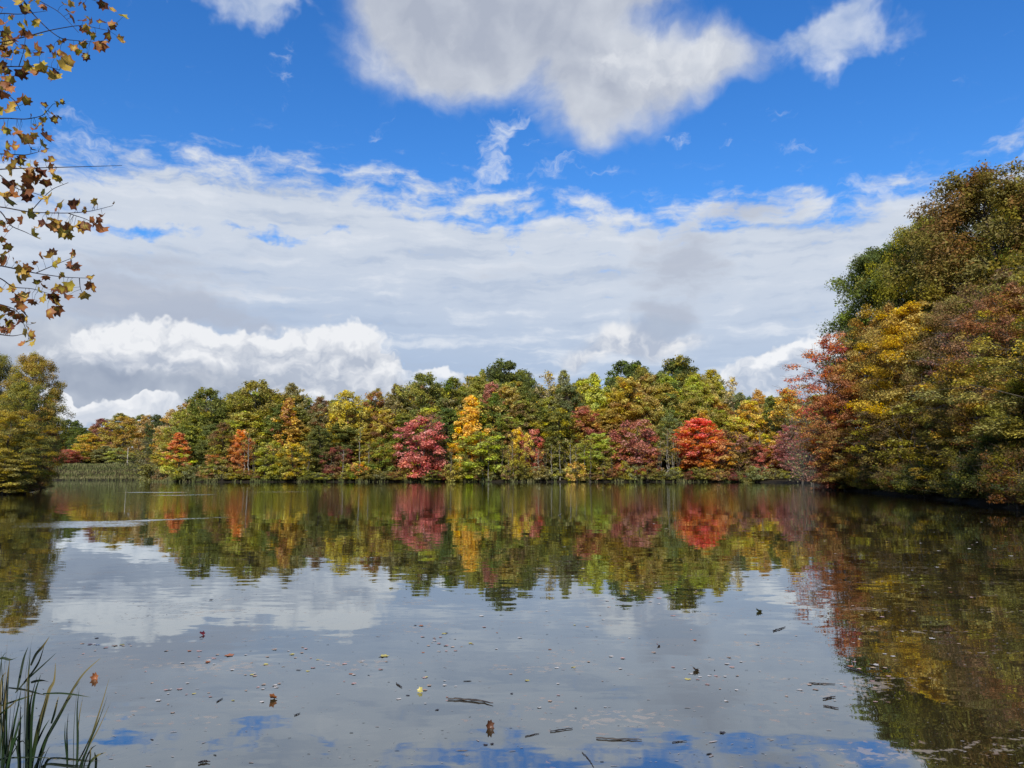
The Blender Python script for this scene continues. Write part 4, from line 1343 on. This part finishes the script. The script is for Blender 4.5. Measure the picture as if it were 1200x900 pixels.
# ------------------------------------------------------------------ the tree whose twigs hang into the photo at the upper left
BD = 5.6
LV = [(3,10,9),(25,3,12),(32,8,10),(14,21,7),(29,27,9),(42,27,8),(28,37,9),(36,42,9),(4,28,11),(6,37,11),(10,49,12),(4,58,12),(10,66,13),(18,60,6),(32,55,10),(42,58,12),(46,64,10),(33,78,13),
      (50,83,13),(64,90,14),(75,78,14),(64,68,11),(70,61,8),(72,50,7),(86,55,9),(93,60,8),(103,65,10),(98,48,10),(108,42,9),(117,52,14),(123,48,10),(128,40,12),(139,47,10),(97,35,9),(85,20,12),
      (97,24,9),(105,23,9),(118,27,9),(130,30,9),(144,20,9),(137,28,3),(97,7,8),(121,5,10),(131,11,8),(82,3,8),(45,1,8),(8,82,9),(24,85,12),(8,92,12),(2,100,10),(4,110,12),(25,117,13),(15,131,12),
      (52,124,8),(65,121,7),(37,136,5),(51,140,8),(62,140,9),(60,133,4),(48,147,8),(18,151,6),(5,148,10),(22,160,13),(32,165,12),(40,158,8),(54,161,13),(36,175,8),(7,172,10),(19,172,8),(52,177,6),
      (10,182,11),(22,188,10),(2,186,7),(35,192,7),(17,193,12),(30,200,12),(45,203,12),(58,196,9),(15,200,11),(38,203,14),(48,209,13),(55,213,12),(64,206,8),(70,208,8),(10,216,13),(22,219,13),
      (35,221,12),(6,230,15),(18,229,10),(32,230,11),(53,234,13),(51,225,8),(71,238,11),(86,240,11),(111,236,8),(110,243,5),(134,238,4),(66,247,9),(36,250,11),(55,249,5),(99,247,5),(120,253,7),
      (16,260,9),(25,258,9),(51,262,10),(38,276,13),(68,262,14),(75,270,15),(82,266,13),(80,276,9),(96,264,14),(107,258,8),(113,262,9),(119,269,13),(2,261,6),(3,280,7),(9,290,9),(5,298,12),
      (6,306,12),(16,304,4),(23,306,3),(86,296,8),(49,301,9),(59,301,10),(63,309,8),(35,316,10),(86,313,14),(70,321,8),(26,321,11),(20,326,11),(54,324,8),(107,325,8),(106,335,10),(99,345,11),
      (82,334,11),(44,332,9),(51,336,8),(66,338,9),(73,338,9),(78,347,12),(63,346,12),(51,349,10),(62,352,10),(30,347,12),(38,351,9),(22,352,12),(25,358,11),(66,362,12),(16,368,12),(28,370,14),
      (4,360,12),(5,385,12),(12,386,10),(24,378,8),(33,384,6),(35,392,10),(36,400,9),(27,403,8),(1,340,9),(17,340,6),(4,372,8),(10,378,8),(14,70,9),(2,76,10),(20,44,8),(1,130,10),(12,104,9)]
BR_ = [[(-70, 30), (0, 15), (22, 17), (54, 13)], [(-40, -60), (28, 0), (38, 16), (57, 35), (72, 46), (95, 48), (118, 50)], [(-70, 62), (0, 50), (30, 43), (60, 35), (95, 29), (128, 36)],
       [(10, -20), (48, 2), (70, 14), (92, 38)], [(60, -14), (110, 0), (124, 6)], [(-60, 88), (0, 78), (26, 78), (50, 76), (70, 82)], [(-60, 150), (0, 138), (30, 140), (50, 136), (62, 122)],
       [(-60, 184), (0, 180), (30, 182), (45, 178)], [(-80, 206), (0, 198), (75, 196), (143, 194)], [(-80, 236), (0, 242), (35, 249), (80, 250), (105, 248), (132, 241)],
       [(35, 249), (50, 232), (62, 221), (80, 214)], [(80, 250), (102, 257), (120, 268)], [(-80, 300), (0, 311), (40, 320), (75, 325), (105, 326)], [(42, 320), (70, 308), (88, 301)],
       [(-60, 310), (0, 325), (15, 337), (38, 338), (60, 345)], [(-60, 384), (0, 392), (15, 394), (30, 391)], [(-60, 230), (0, 245), (12, 265), (30, 272), (38, 276)], [(93, 326), (94, 338), (98, 346)],
       [(-50, 100), (0, 104), (18, 118), (24, 130)], [(-60, 350), (0, 356), (22, 364), (34, 396)], [(22, 78), (28, 60), (30, 42)], [(0, 205), (20, 222), (40, 226), (55, 232)]]
rg = np.random.default_rng(21)
ox, oy = -6.4, 4.9
ozg = gz(ox, oy)
otree = empty("overhanging_tree", (ox, oy, ozg - .1))
base_v = np.array([ox, oy, ozg - .1])
v, f = tubes([(curve((0, 0, -.3), (.3, .2, 8.6), 14, 0, rg, .02), np.linspace(.16, .03, 14))], 10)
link('trunk', fast_mesh('trunk', v, f, 4, smooth=True), M_BARK, otree)
paths = []
ends = []
depths = {}
for bi, pl in enumerate(BR_):
    dj = BD + rg.uniform(-.35, .35)
    P3 = [np.array(at(px, py, dj + k_ * rg.uniform(-.06, .06))) - base_v for k_, (px, py) in enumerate(pl)]
    depths[bi] = dj
    n_ = len(P3)
    tt = np.linspace(0, n_ - 1, n_ * 5)
    pts_ = np.array([[np.interp(u_, range(n_), [p_[q] for p_ in P3]) for q in range(3)] for u_ in tt])
    ker = np.array([.25, .5, .25])
    for _ in range(3):
        pts_[1:-1] = .25 * pts_[:-2] + .5 * pts_[1:-1] + .25 * pts_[2:]
    r0 = .0060 if pl[0][0] < -20 else .0036
    paths.append((pts_, np.linspace(r0, .0017, len(pts_))))
    if pl[0][0] < 15:
        hz = float(np.clip(P3[0][2] - rg.uniform(.5, 1.4), 1.6, 8.0))
        s0 = np.array([.3 * hz / 8.6, .2 * hz / 8.6, hz])
        paths.append((curve(s0, P3[0], 9, .05, rg, .03), np.linspace(.03, r0, 9)))
allp = np.concatenate([p_[0][::1] for p_ in paths[:]])
items = []
for (px, py, sz) in LV + [(a_ + rg.normal(0, 5), b_ + rg.normal(0, 5), c2_ * rg.uniform(.65, 1.0)) for a_, b_, c2_ in LV if rg.random() < .85 and a_ < 110]:
    D_ = BD + rg.uniform(-.3, .3)
    c_ = np.array(at(px, py, D_)) - base_v
    scr = np.array([[(q[0] + base_v[0]) / (q[1] + base_v[1]), (q[2] + base_v[2] - CAM_H) / (q[1] + base_v[1])] for q in allp])
    me_ = np.array([(c_[0] + base_v[0]) / (c_[1] + base_v[1]), (c_[2] + base_v[2] - CAM_H) / (c_[1] + base_v[1])])
    k_ = np.argmin(((scr - me_) ** 2).sum(1))
    q_ = allp[k_]
    c_ = np.array(at(px, py, float(q_[1] + base_v[1]) + rg.uniform(-.08, .08))) - base_v
    nv = rg.normal(0, 1, 3); nv[1] -= .5; nv[2] += .35
    upv = c_ - q_ + np.array([rg.normal(0, .03), rg.normal(0, .03), -.05])
    s_ = sz * BD / FPX * 1.62
    items.append((c_, s_, nv, upv, float(np.clip(rg.beta(1.3, 1.3), 0, 1))))
    paths.append((np.array([q_, (q_ + c_) / 2 + rg.normal(0, .008, 3), c_]), np.array([.0014, .0011, .0009])))
for k_ in range(420):                                    # the rest of its crown, up the trunk and away to the left
    hz = rg.uniform(3.0, 8.8)
    th = rg.uniform(R(100), R(260)) if rg.random() < .8 else rg.uniform(0, 6.28)
    rr2 = rg.uniform(.3, 2.0)
    c_ = np.array([math.cos(th) * rr2, math.sin(th) * rr2 * .9, hz])
    wx_, wy_ = c_[0] + ox, c_[1] + oy
    if wy_ > .5 and abs(wx_ / wy_) < .80:
        continue
    items.append((c_, rg.uniform(.08, .14), rg.normal(0, 1, 3) + np.array([0, 0, .5]), rg.normal(0, 1, 3), rg.random()))
    if k_ % 4 == 0:
        paths.append((curve((.3 * hz / 8.6, .2 * hz / 8.6, hz - .5), c_, 6, .05, rg, .05), np.linspace(.02, .004, 6)))
m_twig = flat_mat("dark_twig", (.035, .026, .028), .8, .2)
v, f = tubes(paths, 5)
link('branches', fast_mesh('branches', v, f, 4, smooth=True), m_twig, otree)
leaf_set('leaves', items, m_bleaf, otree, rg)
tag(otree, 'tree with turning yellow and brown lobed leaves hanging in from the upper left', 'tree')

# ------------------------------------------------------------------ reeds in the lower left corner
m_reed, t, out = new_mat("reed_leaf")
a = attr_node(t, 'var', 'GEOMETRY')
sc_ = nnode(t, 'ShaderNodeSeparateColor')
t.links.new(a.outputs['Color'], sc_.inputs[0])
r, g, b = [S(t, sc_.outputs[i]) for i in range(3)]
c = mixc(t, r, (.003, .007, .003, 1), (.015, .036, .008, 1))  # near-black greens: the shade over the reeds is painted into their colour
c = mixc(t, (g + b * .7).ss(.95, 1.35), c, (.16, .13, .05, 1))
principled(t, out, c, .6, .2)


def ribbon(P3, w0, rng, tone):
    """a flat tapering leaf blade with a keel, along the points P3"""
    n_ = len(P3)
    tt = np.linspace(0, n_ - 1, max(12, n_ * 4))
    pts_ = np.array([[np.interp(u_, range(n_), [p_[q] for p_ in P3]) for q in range(3)] for u_ in tt])
    for _ in range(4):
        pts_[1:-1] = .25 * pts_[:-2] + .5 * pts_[1:-1] + .25 * pts_[2:]
    m_ = len(pts_)
    s = np.linspace(0, 1, m_)
    wd = w0 * np.minimum(1, (1.02 - s) * 2.2) ** .8 * (.75 + .25 * np.minimum(1, s * 4))
    tan = np.gradient(pts_, axis=0); tan /= np.linalg.norm(tan, axis=1)[:, None]
    view = np.array([rng.normal(.2, .5), 1, rng.normal(0, .3)]); view /= np.linalg.norm(view)
    sd_ = np.cross(tan, view); sd_ /= np.linalg.norm(sd_, axis=1)[:, None] + 1e-9
    tw = rng.uniform(-.8, .8) * s
    nr = np.cross(sd_, tan)
    sd2 = sd_ * np.cos(tw)[:, None] + nr * np.sin(tw)[:, None]
    L_ = pts_ - sd2 * wd[:, None] * .5; Rr = pts_ + sd2 * wd[:, None] * .5; Kk = pts_ + nr * wd[:, None] * .18
    V = np.stack([L_, Kk, Rr], 1).reshape(-1, 3)
    i = np.arange(m_ - 1)[:, None] * 3
    F_ = np.concatenate([np.concatenate([i, i + 1, i + 4, i + 3], 1), np.concatenate([i + 1, i + 2, i + 5, i + 4], 1)])
    col = np.zeros((len(V), 4)); col[:, 0] = tone; col[:, 1] = rng.random() * .9; col[:, 2] = np.repeat(s, 3); col[:, 3] = 1
    return V, F_, col


REED = {0: ('dense green reed clump, its shade painted in, cut by the left edge of the photo', [
    [(2, 896), (3, 850), (6, 800), (9, 747)], [(5, 898), (4, 830), (2, 780), (1, 762)], [(0, 894), (1, 830), (5, 780), (8, 756)], [(8, 896), (7, 850), (9, 810), (11, 781)],
    [(10, 898), (16, 850), (21, 830), (26, 800)], [(6, 896), (14, 850), (18, 822), (22, 806)], [(-4, 896), (-2, 820), (1, 770), (8, 764)], [(0, 890), (-3, 850), (-6, 800), (-10, 760)],
    [(-8, 830), (10, 824), (28, 818), (43, 813)], [(-8, 845), (6, 832), (14, 826), (22, 818)], [(3, 896), (2, 860), (1, 830), (-2, 800)], [(7, 896), (12, 860), (17, 840), (21, 834)], [(-6, 776), (2, 770), (12, 774), (21, 770)],
    [(9, 897), (15, 876), (20, 862), (23, 884)]]),
    1: ('tall central reed clump with long arching blades', [
    [(28, 900), (28, 840), (29, 790), (39, 744)], [(32, 900), (33, 840), (33, 790), (36, 760)], [(30, 898), (29, 830), (31, 800), (36, 778)], [(20, 810), (24, 790), (28, 770), (33, 758)],
    [(36, 780), (42, 766), (50, 758), (58, 746)], [(28, 800), (38, 788), (46, 776), (52, 756)], [(18, 812), (32, 796), (50, 780), (66, 765)], [(37, 898), (44, 860), (52, 830), (58, 806), (64, 800), (65, 777)],
    [(36, 896), (42, 860), (50, 830), (55, 815)], [(42, 900), (52, 868), (70, 838), (85, 808), (98, 788), (118, 771)], [(45, 900), (56, 862), (72, 832), (86, 808), (94, 798)], [(34, 895), (34, 850), (33, 820), (35, 790)],
    [(60, 848), (64, 836), (67, 822), (69, 816)], [(36, 800), (42, 798), (50, 797), (57, 799)], [(10, 806), (28, 808), (42, 812), (54, 815)], [(50, 813), (70, 812), (88, 814), (106, 817)],
    [(24, 896), (22, 870), (24, 850), (24, 826)], [(47, 899), (52, 888), (56, 878), (59, 874)]]),
    2: ('thin reed clump, rightmost of the three in the lower left corner', [
    [(86, 900), (86, 860), (88, 828), (92, 798)], [(90, 900), (91, 860), (90, 830), (93, 806)], [(93, 900), (102, 880), (112, 848), (121, 820), (128, 795)], [(95, 898), (104, 872), (114, 850), (126, 815)],
    [(79, 900), (79, 878), (78, 858), (80, 836)], [(98, 896), (104, 882), (108, 876), (113, 873)], [(52, 887), (76, 889), (96, 892), (118, 893)], [(46, 894), (70, 897), (90, 900), (104, 899)],
    [(-6, 888), (20, 888), (44, 887), (70, 890)], [(104, 898), (106, 886), (106, 880), (107, 874)]])}
rg = np.random.default_rng(77)
for ci_, (lab, bl) in REED.items():
    bx0 = on_water({0: 4, 1: 34, 2: 92}[ci_], 905)
    rt = empty("reed_clump", (bx0.x, bx0.y, 0))
    extra = []
    for pl in bl:
        if pl[0][1] > 880 and len(pl) < 6:
            for _ in range(1 if ci_ else 2):
                jx, jb = rg.normal(0, 5), rg.normal(0, 4)
                k2 = rg.uniform(.55, .95)
                extra.append([(px + jb + jx * q / len(pl), pl[0][1] - (pl[0][1] - py) * k2) for q, (px, py) in enumerate(pl)])
    for j, pl in enumerate(bl + extra):
        D0 = bx0.y + rg.uniform(-.12, .12)
        dd = rg.uniform(-.25, .25)
        P3 = []
        for q, (px, py) in enumerate(pl):
            P3.append(np.array(at(px, py, D0 + dd * (900 - py) / 150)) - np.array([bx0.x, bx0.y, 0]))
        if pl[0][1] > 880:
            b0 = P3[0].copy(); b0[2] = -.12
            P3 = [b0] + P3
        w_ = rg.uniform(.010, .018) if len(pl) < 6 else .027
        if pl[0][1] > 880 and ci_ != 1: w_ *= .85
        v, f, col = ribbon(P3, w_, rg, rg.uniform(0, 1) ** 1.3)
        link('leaf_blade', fast_mesh('leaf_blade', v, f, 4, col, smooth=True), m_reed, rt)
    tag(rt, lab, 'reeds', 'reed clumps in the lower left corner')

# ------------------------------------------------------------------ things floating on the pond
m_fl, t, out = new_mat("floating_leaf")
cc1 = S(t, attr_node(t, 'c1').outputs['Color'])
n = noise(t, obj_coord(t), 30.0, 3, .6)
c = mixc(t, n.ss(.35, .7), cc1, vmath(t, 'SCALE', cc1, scale=.45))
principled(t, out, c, .45, .4)
FLC = dict(dkbrown=(.11, .042, .018), rusty=(.34, .12, .04), brown=(.16, .065, .03), orange=(.50, .17, .05), tan=(.52, .36, .24), pale=(.62, .56, .48), yellow=(.60, .50, .12), dark=(.025, .014, .014), red=(.30, .035, .03), pink=(.55, .33, .27))
rg = np.random.default_rng(5)
FL_MESH = []
for i in range(7):
    flat = i < 4
    v, f, e = lobed_leaf((0, 0, 0), 1.0, (rg.normal(0, .08), rg.normal(0, .08), 1) if flat else (rg.normal(0, .7), -.6, .8), (rg.normal(), rg.normal(), 0), rg, curl=.15 if flat else .6)
    v[:, 2] -= np.percentile(v[:, 2], 35) if flat else v[:, 2].min() + .05
    if flat: v[:, 2] *= .25
    FL_MESH.append(fast_mesh('leaf', v, f, 3, np.tile([[.5, .5, .5, 1]], (len(v), 1))))


def float_leaf(px, py, wpx, colr, label, curled=False, group='fallen leaves floating on the pond', rz=None, up=False):
    p_ = on_water(px, py)
    s_ = wpx * p_.length / FPX
    if up:
        v, f, e = lobed_leaf((0, 0, 0), 1.0, (.25, -.9, .25), (-.12, 0, 1), rg, curl=.9)
        v[:, 0] *= .8
        v[:, 2] -= v[:, 2].min() + .12
        me = fast_mesh('leaf', v, f, 3, np.tile([[.5, .5, .5, 1]], (len(v), 1)))
    else:
        me = FL_MESH[int(rg.integers(4, 7)) if curled else int(rg.integers(0, 4))]
    o = link('floating_leaf', me, m_fl, None, (p_.x, p_.y, .003))
    o.rotation_euler = (0, 0, rg.uniform(0, 6.28) if not up else 0.0)
    o.scale = (s_, s_, s_)
    j = rg.uniform(.85, 1.15)
    o['c1'] = [c_ * j for c_ in FLC[colr]]
    tag(o, label, 'leaf', group)
    return o


float_leaf(574, 853, 15, 'dkbrown', 'brown lobed leaf standing upright on the water near the bottom of the photo', up=True)
float_leaf(111, 796, 11, 'rusty', 'curled orange-brown leaf floating right behind the reed tips', up=True)
float_leaf(237, 744, 8, 'red', 'small red-orange leaf standing on the water on the left', True)
float_leaf(319, 820, 12, 'orange', 'curled rusty orange leaf in the middle left of the near water', True)
float_leaf(771, 757, 6, 'red', 'small dark red leaf right of the middle of the near water', True)
float_leaf(889, 717, 9, 'yellow', 'pale yellow curled leaf alone on the water toward the right', True)
float_leaf(815, 786, 10, 'tan', 'tan oval leaf floating among pale scum right of middle', True)
float_leaf(806, 796, 9, 'yellow', 'yellow leaf just left of the tan oval leaf', False)
float_leaf(1024, 779, 12, 'pale', 'pale cream leaf on the dark reflection at the right', False)
float_leaf(997, 781, 9, 'orange', 'orange leaf left of the pale cream leaf on the dark reflection', False)
float_leaf(449, 769, 14, 'yellow', 'pale yellow leaf edge floating left of middle', False)
float_leaf(270, 768, 14, 'orange', 'tan orange leaf pair floating on the left', False)
float_leaf(493, 811, 9, 'yellow', 'cream leaf in the small patch of debris left of the long stick', True)
float_leaf(657, 604, 6, 'pale', 'white scrap floating on the tree reflection right of middle', True)
float_leaf(661, 641, 6, 'pale', 'white oval scrap floating below the other white scrap', False)
for (px, py, w_) in [(114, 748, 6), (247, 703, 6), (487, 733, 5), (523, 742, 5), (478, 815, 6), (512, 832, 6), (847, 859, 9), (600, 813, 5), (569, 873, 7), (577, 872, 6), (675, 830, 4)]:
    float_leaf(px, py, w_, 'dark', 'small dark seed head or leaf floating on pale reflected cloud', False, 'small dark bits floating on the pond')
LAB = dict(tan='small tan leaf lying flat on the near water', pale='small pale bleached leaf lying flat on the near water', pink='small pinkish leaf lying flat on the near water',
           yellow='small yellowish leaf lying flat on the near water', orange='small orange leaf lying flat on the near water')
cl = [(300, 800, 45, 22), (250, 775, 50, 14), (340, 766, 20, 6), (520, 750, 28, 12), (640, 720, 120, 30), (820, 790, 60, 16), (860, 760, 60, 26), (220, 815, 60, 14), (500, 805, 40, 18), (120, 755, 60, 6),
      (850, 790, 14, 22), (420, 790, 60, 24), (760, 700, 120, 22), (1090, 690, 60, 40), (1020, 740, 60, 50), (900, 640, 90, 35), (700, 650, 120, 30), (1130, 640, 50, 20), (640, 780, 120, 40), (980, 800, 60, 20)]
for i in range(250):
    cx_, cy_, sx_, sy_ = cl[int(rg.integers(len(cl)))]
    px = float(np.clip(rg.normal(cx_, sx_ * .6), 6, 1190)); py = float(np.clip(rg.normal(cy_, sy_ * .6), 612, 868))
    k_ = str(rg.choice(['tan', 'pale', 'pink', 'yellow', 'orange'], p=[.27, .38, .22, .08, .05]))
    float_leaf(px, py, rg.uniform(3.5, 8.0) * (1 if py > 700 else .7), k_, LAB[k_], False)

m_stick = flat_mat("wet_stick", (.030, .020, .014), .5, .5, .3, 20)
for (pl, r0, lab) in [([(525, 820), (540, 820.5), (556, 821.5), (566, 823), (578, 825.5)], .016, 'thickest dark stick floating above the upright brown leaf'),
                      ([(616, 863.5), (626, 861), (632, 860)], .007, 'short broken twig left of the pair below middle'), ([(645, 858), (660, 855.5), (672, 854)], .009, 'thin dark stick right of the short broken twig'),
                      ([(698, 865.5), (715, 867), (735, 867), (752, 867.5)], .012, 'long thin dark stick near the bottom edge right of middle'), ([(906, 740), (914, 737.5), (921, 735)], .014, 'small forked twig floating at the middle right'),
                      ([(948, 801), (962, 801.6), (979, 802)], .010, 'straight twig lying on the water at the right'), ([(965, 820), (973, 818), (979, 817)], .012, 'short slanted twig, upper of two at the right'),
                      ([(965, 827.5), (974, 829), (983, 831)], .011, 'short slanted twig, lower of two at the right'), ([(682, 882), (690, 890), (696, 900)], .006, 'thin stalk with a bent tip at the bottom edge'),
                      ([(464, 801), (468, 804), (471, 806)], .010, 'tiny slanting twig left of the thickest stick'), ([(788, 870.5), (796, 869.5), (805, 869)], .007, 'faint thin twig near the bottom right of the long stick'),
                      ([(233, 895), (240, 893.5), (246, 894)], .014, 'short dark twig at the bottom edge right of the reeds'), ([(254, 823), (258, 820.5), (261, 818.5)], .008, 'tiny twig among tan leaves on the left'),
                      ([(345, 839), (348, 837.5), (352, 836)], .008, 'tiny dark twig below the curled rusty leaf'), ([(990, 781), (1004, 786), (1016, 792)], .014, 'pale twig on the edge of the dark reflection at right')]:
    P3 = [np.array(on_water(px, py)) + np.array([0, 0, r0 * .6]) for px, py in pl]
    c0 = P3[0]
    pts_ = np.array([p_ - c0 for p_ in P3])
    tt = np.linspace(0, len(pts_) - 1, 14)
    pts2 = np.array([[np.interp(u_, range(len(pts_)), pts_[:, q]) for q in range(3)] for u_ in tt]) + rg.normal(0, r0 * .3, (14, 3)) * np.array([1, 1, .3])
    r0 *= .5
    v, f = tubes([(pts2, r0 * (1 - .6 * np.abs(np.linspace(-.6, 1, 14)) ** 2) * rg.uniform(.8, 1.15, 14))], 6)
    o = link('stick', fast_mesh('stick', v, f, 4, smooth=True), m_stick, None, tuple(c0))
    tag(o, lab, 'stick', 'sticks floating on the pond')

# specks of scum and seed, far too many to count
def specks(name, n, dark, label):
    mm = flat_mat(name, (.02, .018, .014) if dark else (.36, .31, .27), .6, .3, .3, 9)
    nc = 150
    cx_ = []
    for i in range(nc):
        D_ = 5.2 + 50 * rg.random() ** 2.2
        cx_.append((rg.uniform(-.62, .62) * D_, D_, .15 + D_ * .05))
    cx_ = np.array(cx_)
    w_ = cx_[:, 2] ** 1.2; k_ = rg.choice(nc, n, p=w_ / w_.sum())
    x = cx_[k_, 0] + rg.normal(0, 1, n) * cx_[k_, 2] * 1.4; y = cx_[k_, 1] + rg.normal(0, 1, n) * cx_[k_, 2] * .9
    half_ = n // 2
    D2 = 4.9 + 70 * rg.random(half_) ** 1.7
    x[:half_] = rg.uniform(-.75, .75, half_) * D2; y[:half_] = D2
    ok = (shore_dist(x, y) < -.3)
    x, y = x[ok], y[ok]
    n = len(x)
    s_ = rg.lognormal(-5.2, .5, n) * (1 + y * .03)
    a_ = rg.normal(0, .5, n)
    asp = rg.uniform(.12, .6, n) if dark else rg.uniform(.15, .6, n)
    tx = np.stack([np.cos(a_), np.sin(a_), np.zeros(n)], -1) * s_[:, None] * 1.4; ty = np.stack([-np.sin(a_), np.cos(a_), np.zeros(n)], -1) * (s_ * asp)[:, None]
    c_ = np.stack([x, y, rg.uniform(.002, .004, n)], -1)
    ang = np.arange(6) * np.pi / 3
    V = c_[:, None] + np.cos(ang)[None, :, None] * tx[:, None] * rg.uniform(.6, 1.2, (n, 6, 1)) + np.sin(ang)[None, :, None] * ty[:, None] * rg.uniform(.6, 1.2, (n, 6, 1))
    o = link(name, fast_mesh(name, V.reshape(-1, 3), np.arange(6 * n).reshape(-1, 6), 6), mm)
    tag(o, label, 'debris', None, 'stuff')


specks('pale_scum', 6500, False, 'pale specks of scum and seed scattered over the pond')
specks('dark_debris', 2600, True, 'dark specks of leaf litter scattered over the pond')
# ------------------------------------------------------------------ labels of the trees that fill the woods
MARK = [(211, 'orange-red tree'), (243, 'large rounded green tree'), (284, 'small vivid orange tree'), (336, 'conical rust-gold tree'), (375, 'fresh green tree'), (422, 'glowing orange bush'), (492, 'big red tree'),
        (551, 'tall yellow tree'), (592, 'large dark dome'), (620, 'small crimson tree'), (641, 'thin tan tree'), (662, 'broad green tree'), (699, 'bright yellow-green tree'), (745, 'dusty red tree'), (782, 'grey waterline trunks'), (820, 'brightest red tree'),
        (858, 'mauve-brown tree'), (878, 'golden tree on the right'), (903, 'rust and orange low trees'), (950, 'tip of the right bank')]
ROWW = {0: 'low down', 1: 'midway up', 2: 'high up', 3: 'on the skyline', 4: 'at the back'}
SHAPE = dict(oval='oval', tall='slender', round='round-headed', maple='spreading', oak='big')
used = set(o.get('label') for o in bpy.data.objects if o.get('label'))


def colour_word(d):
    return WORD[d['c']]


def give(d, lab, group):
    d['o']['label'] = lab; d['o']['category'] = d.get('cat', 'tree'); d['o']['group'] = group
    used.add(lab)


def rel(px, words=('just left of', 'behind', 'just right of')):
    m = min(MARK, key=lambda q: abs(q[0] - px))
    dx = px - m[0]
    return (words[0] if dx < -6 else words[2] if dx > 6 else words[1]) + ' the ' + m[1]


pend = {}
for (o, d, row) in FILL:
    if row == 7:
        lab = '%s tree far behind the embankment, %s' % (colour_word(d), 'left of the street lamp' if d['px'] < 140 else 'right of the street lamp')
        g = 'trees beyond the grassy embankment'
    else:
        lab = '%s %s tree %s, %s' % (SHAPE[d['key']], colour_word(d), ROWW[row], rel(d['px']))
        g = 'trees of the wood along the far shore'
    pend.setdefault(lab, []).append((d, g))
for d in RIGHT:
    if d['px'] < 1215:
        lab = '%s %s tree inside the wood of the right bank' % (SHAPE[d['key']], colour_word(d))
    else:
        lab = '%s %s tree beyond the right edge of the photo' % (SHAPE[d['key']], colour_word(d))
    pend.setdefault(lab, []).append((d, 'trees of the right bank'))
for d in LEFTF:
    pend.setdefault('olive brown tree deeper inside the left bank wood', []).append((d, 'trees of the left bank'))
for o, d in BUSH:
    d['cat'] = 'bush'
    pend.setdefault('%s waterside bush %s' % (colour_word(d), rel(d['px'], ('at the water just left of', 'in front of', 'at the water just right of'))), []).append((d, 'bushes along the far waterline'))
for d in RBUSH:
    d['cat'] = 'bush'
    side = 'left' if d['x'] < 0 else 'right'
    where = '' if side == 'left' else (', far part' if d['y'] > 85 else ', middle part' if d['y'] > 62 else ', near part')
    pend.setdefault('%s waterside bush on the shaded %s bank%s' % (colour_word(d), side, where), []).append((d, 'bushes along the %s bank' % side))
ORD = ['leftmost', 'second from left', 'third from left', 'fourth from left', 'fifth from left', 'sixth from left', 'seventh from left', 'eighth from left']
for lab, ds in pend.items():
    if len(ds) == 1 and lab not in used:
        give(ds[0][0], lab, ds[0][1]); continue
    ds.sort(key=lambda q: q[0]['px'])
    if len(ds) == 2:
        hi = 0 if ds[0][0]['H'] > ds[1][0]['H'] else 1
        for i, (d, g) in enumerate(ds):
            give(d, ('taller ' if i == hi else 'shorter ') + lab, g)
    else:
        for i, (d, g) in enumerate(ds):
            l2 = lab + (', ' + ORD[i] if i < len(ORD) and len((lab + ' ' + ORD[i]).split()) <= 16 else '')
            give(d, l2, g)
cam_d.clip_end = 9000
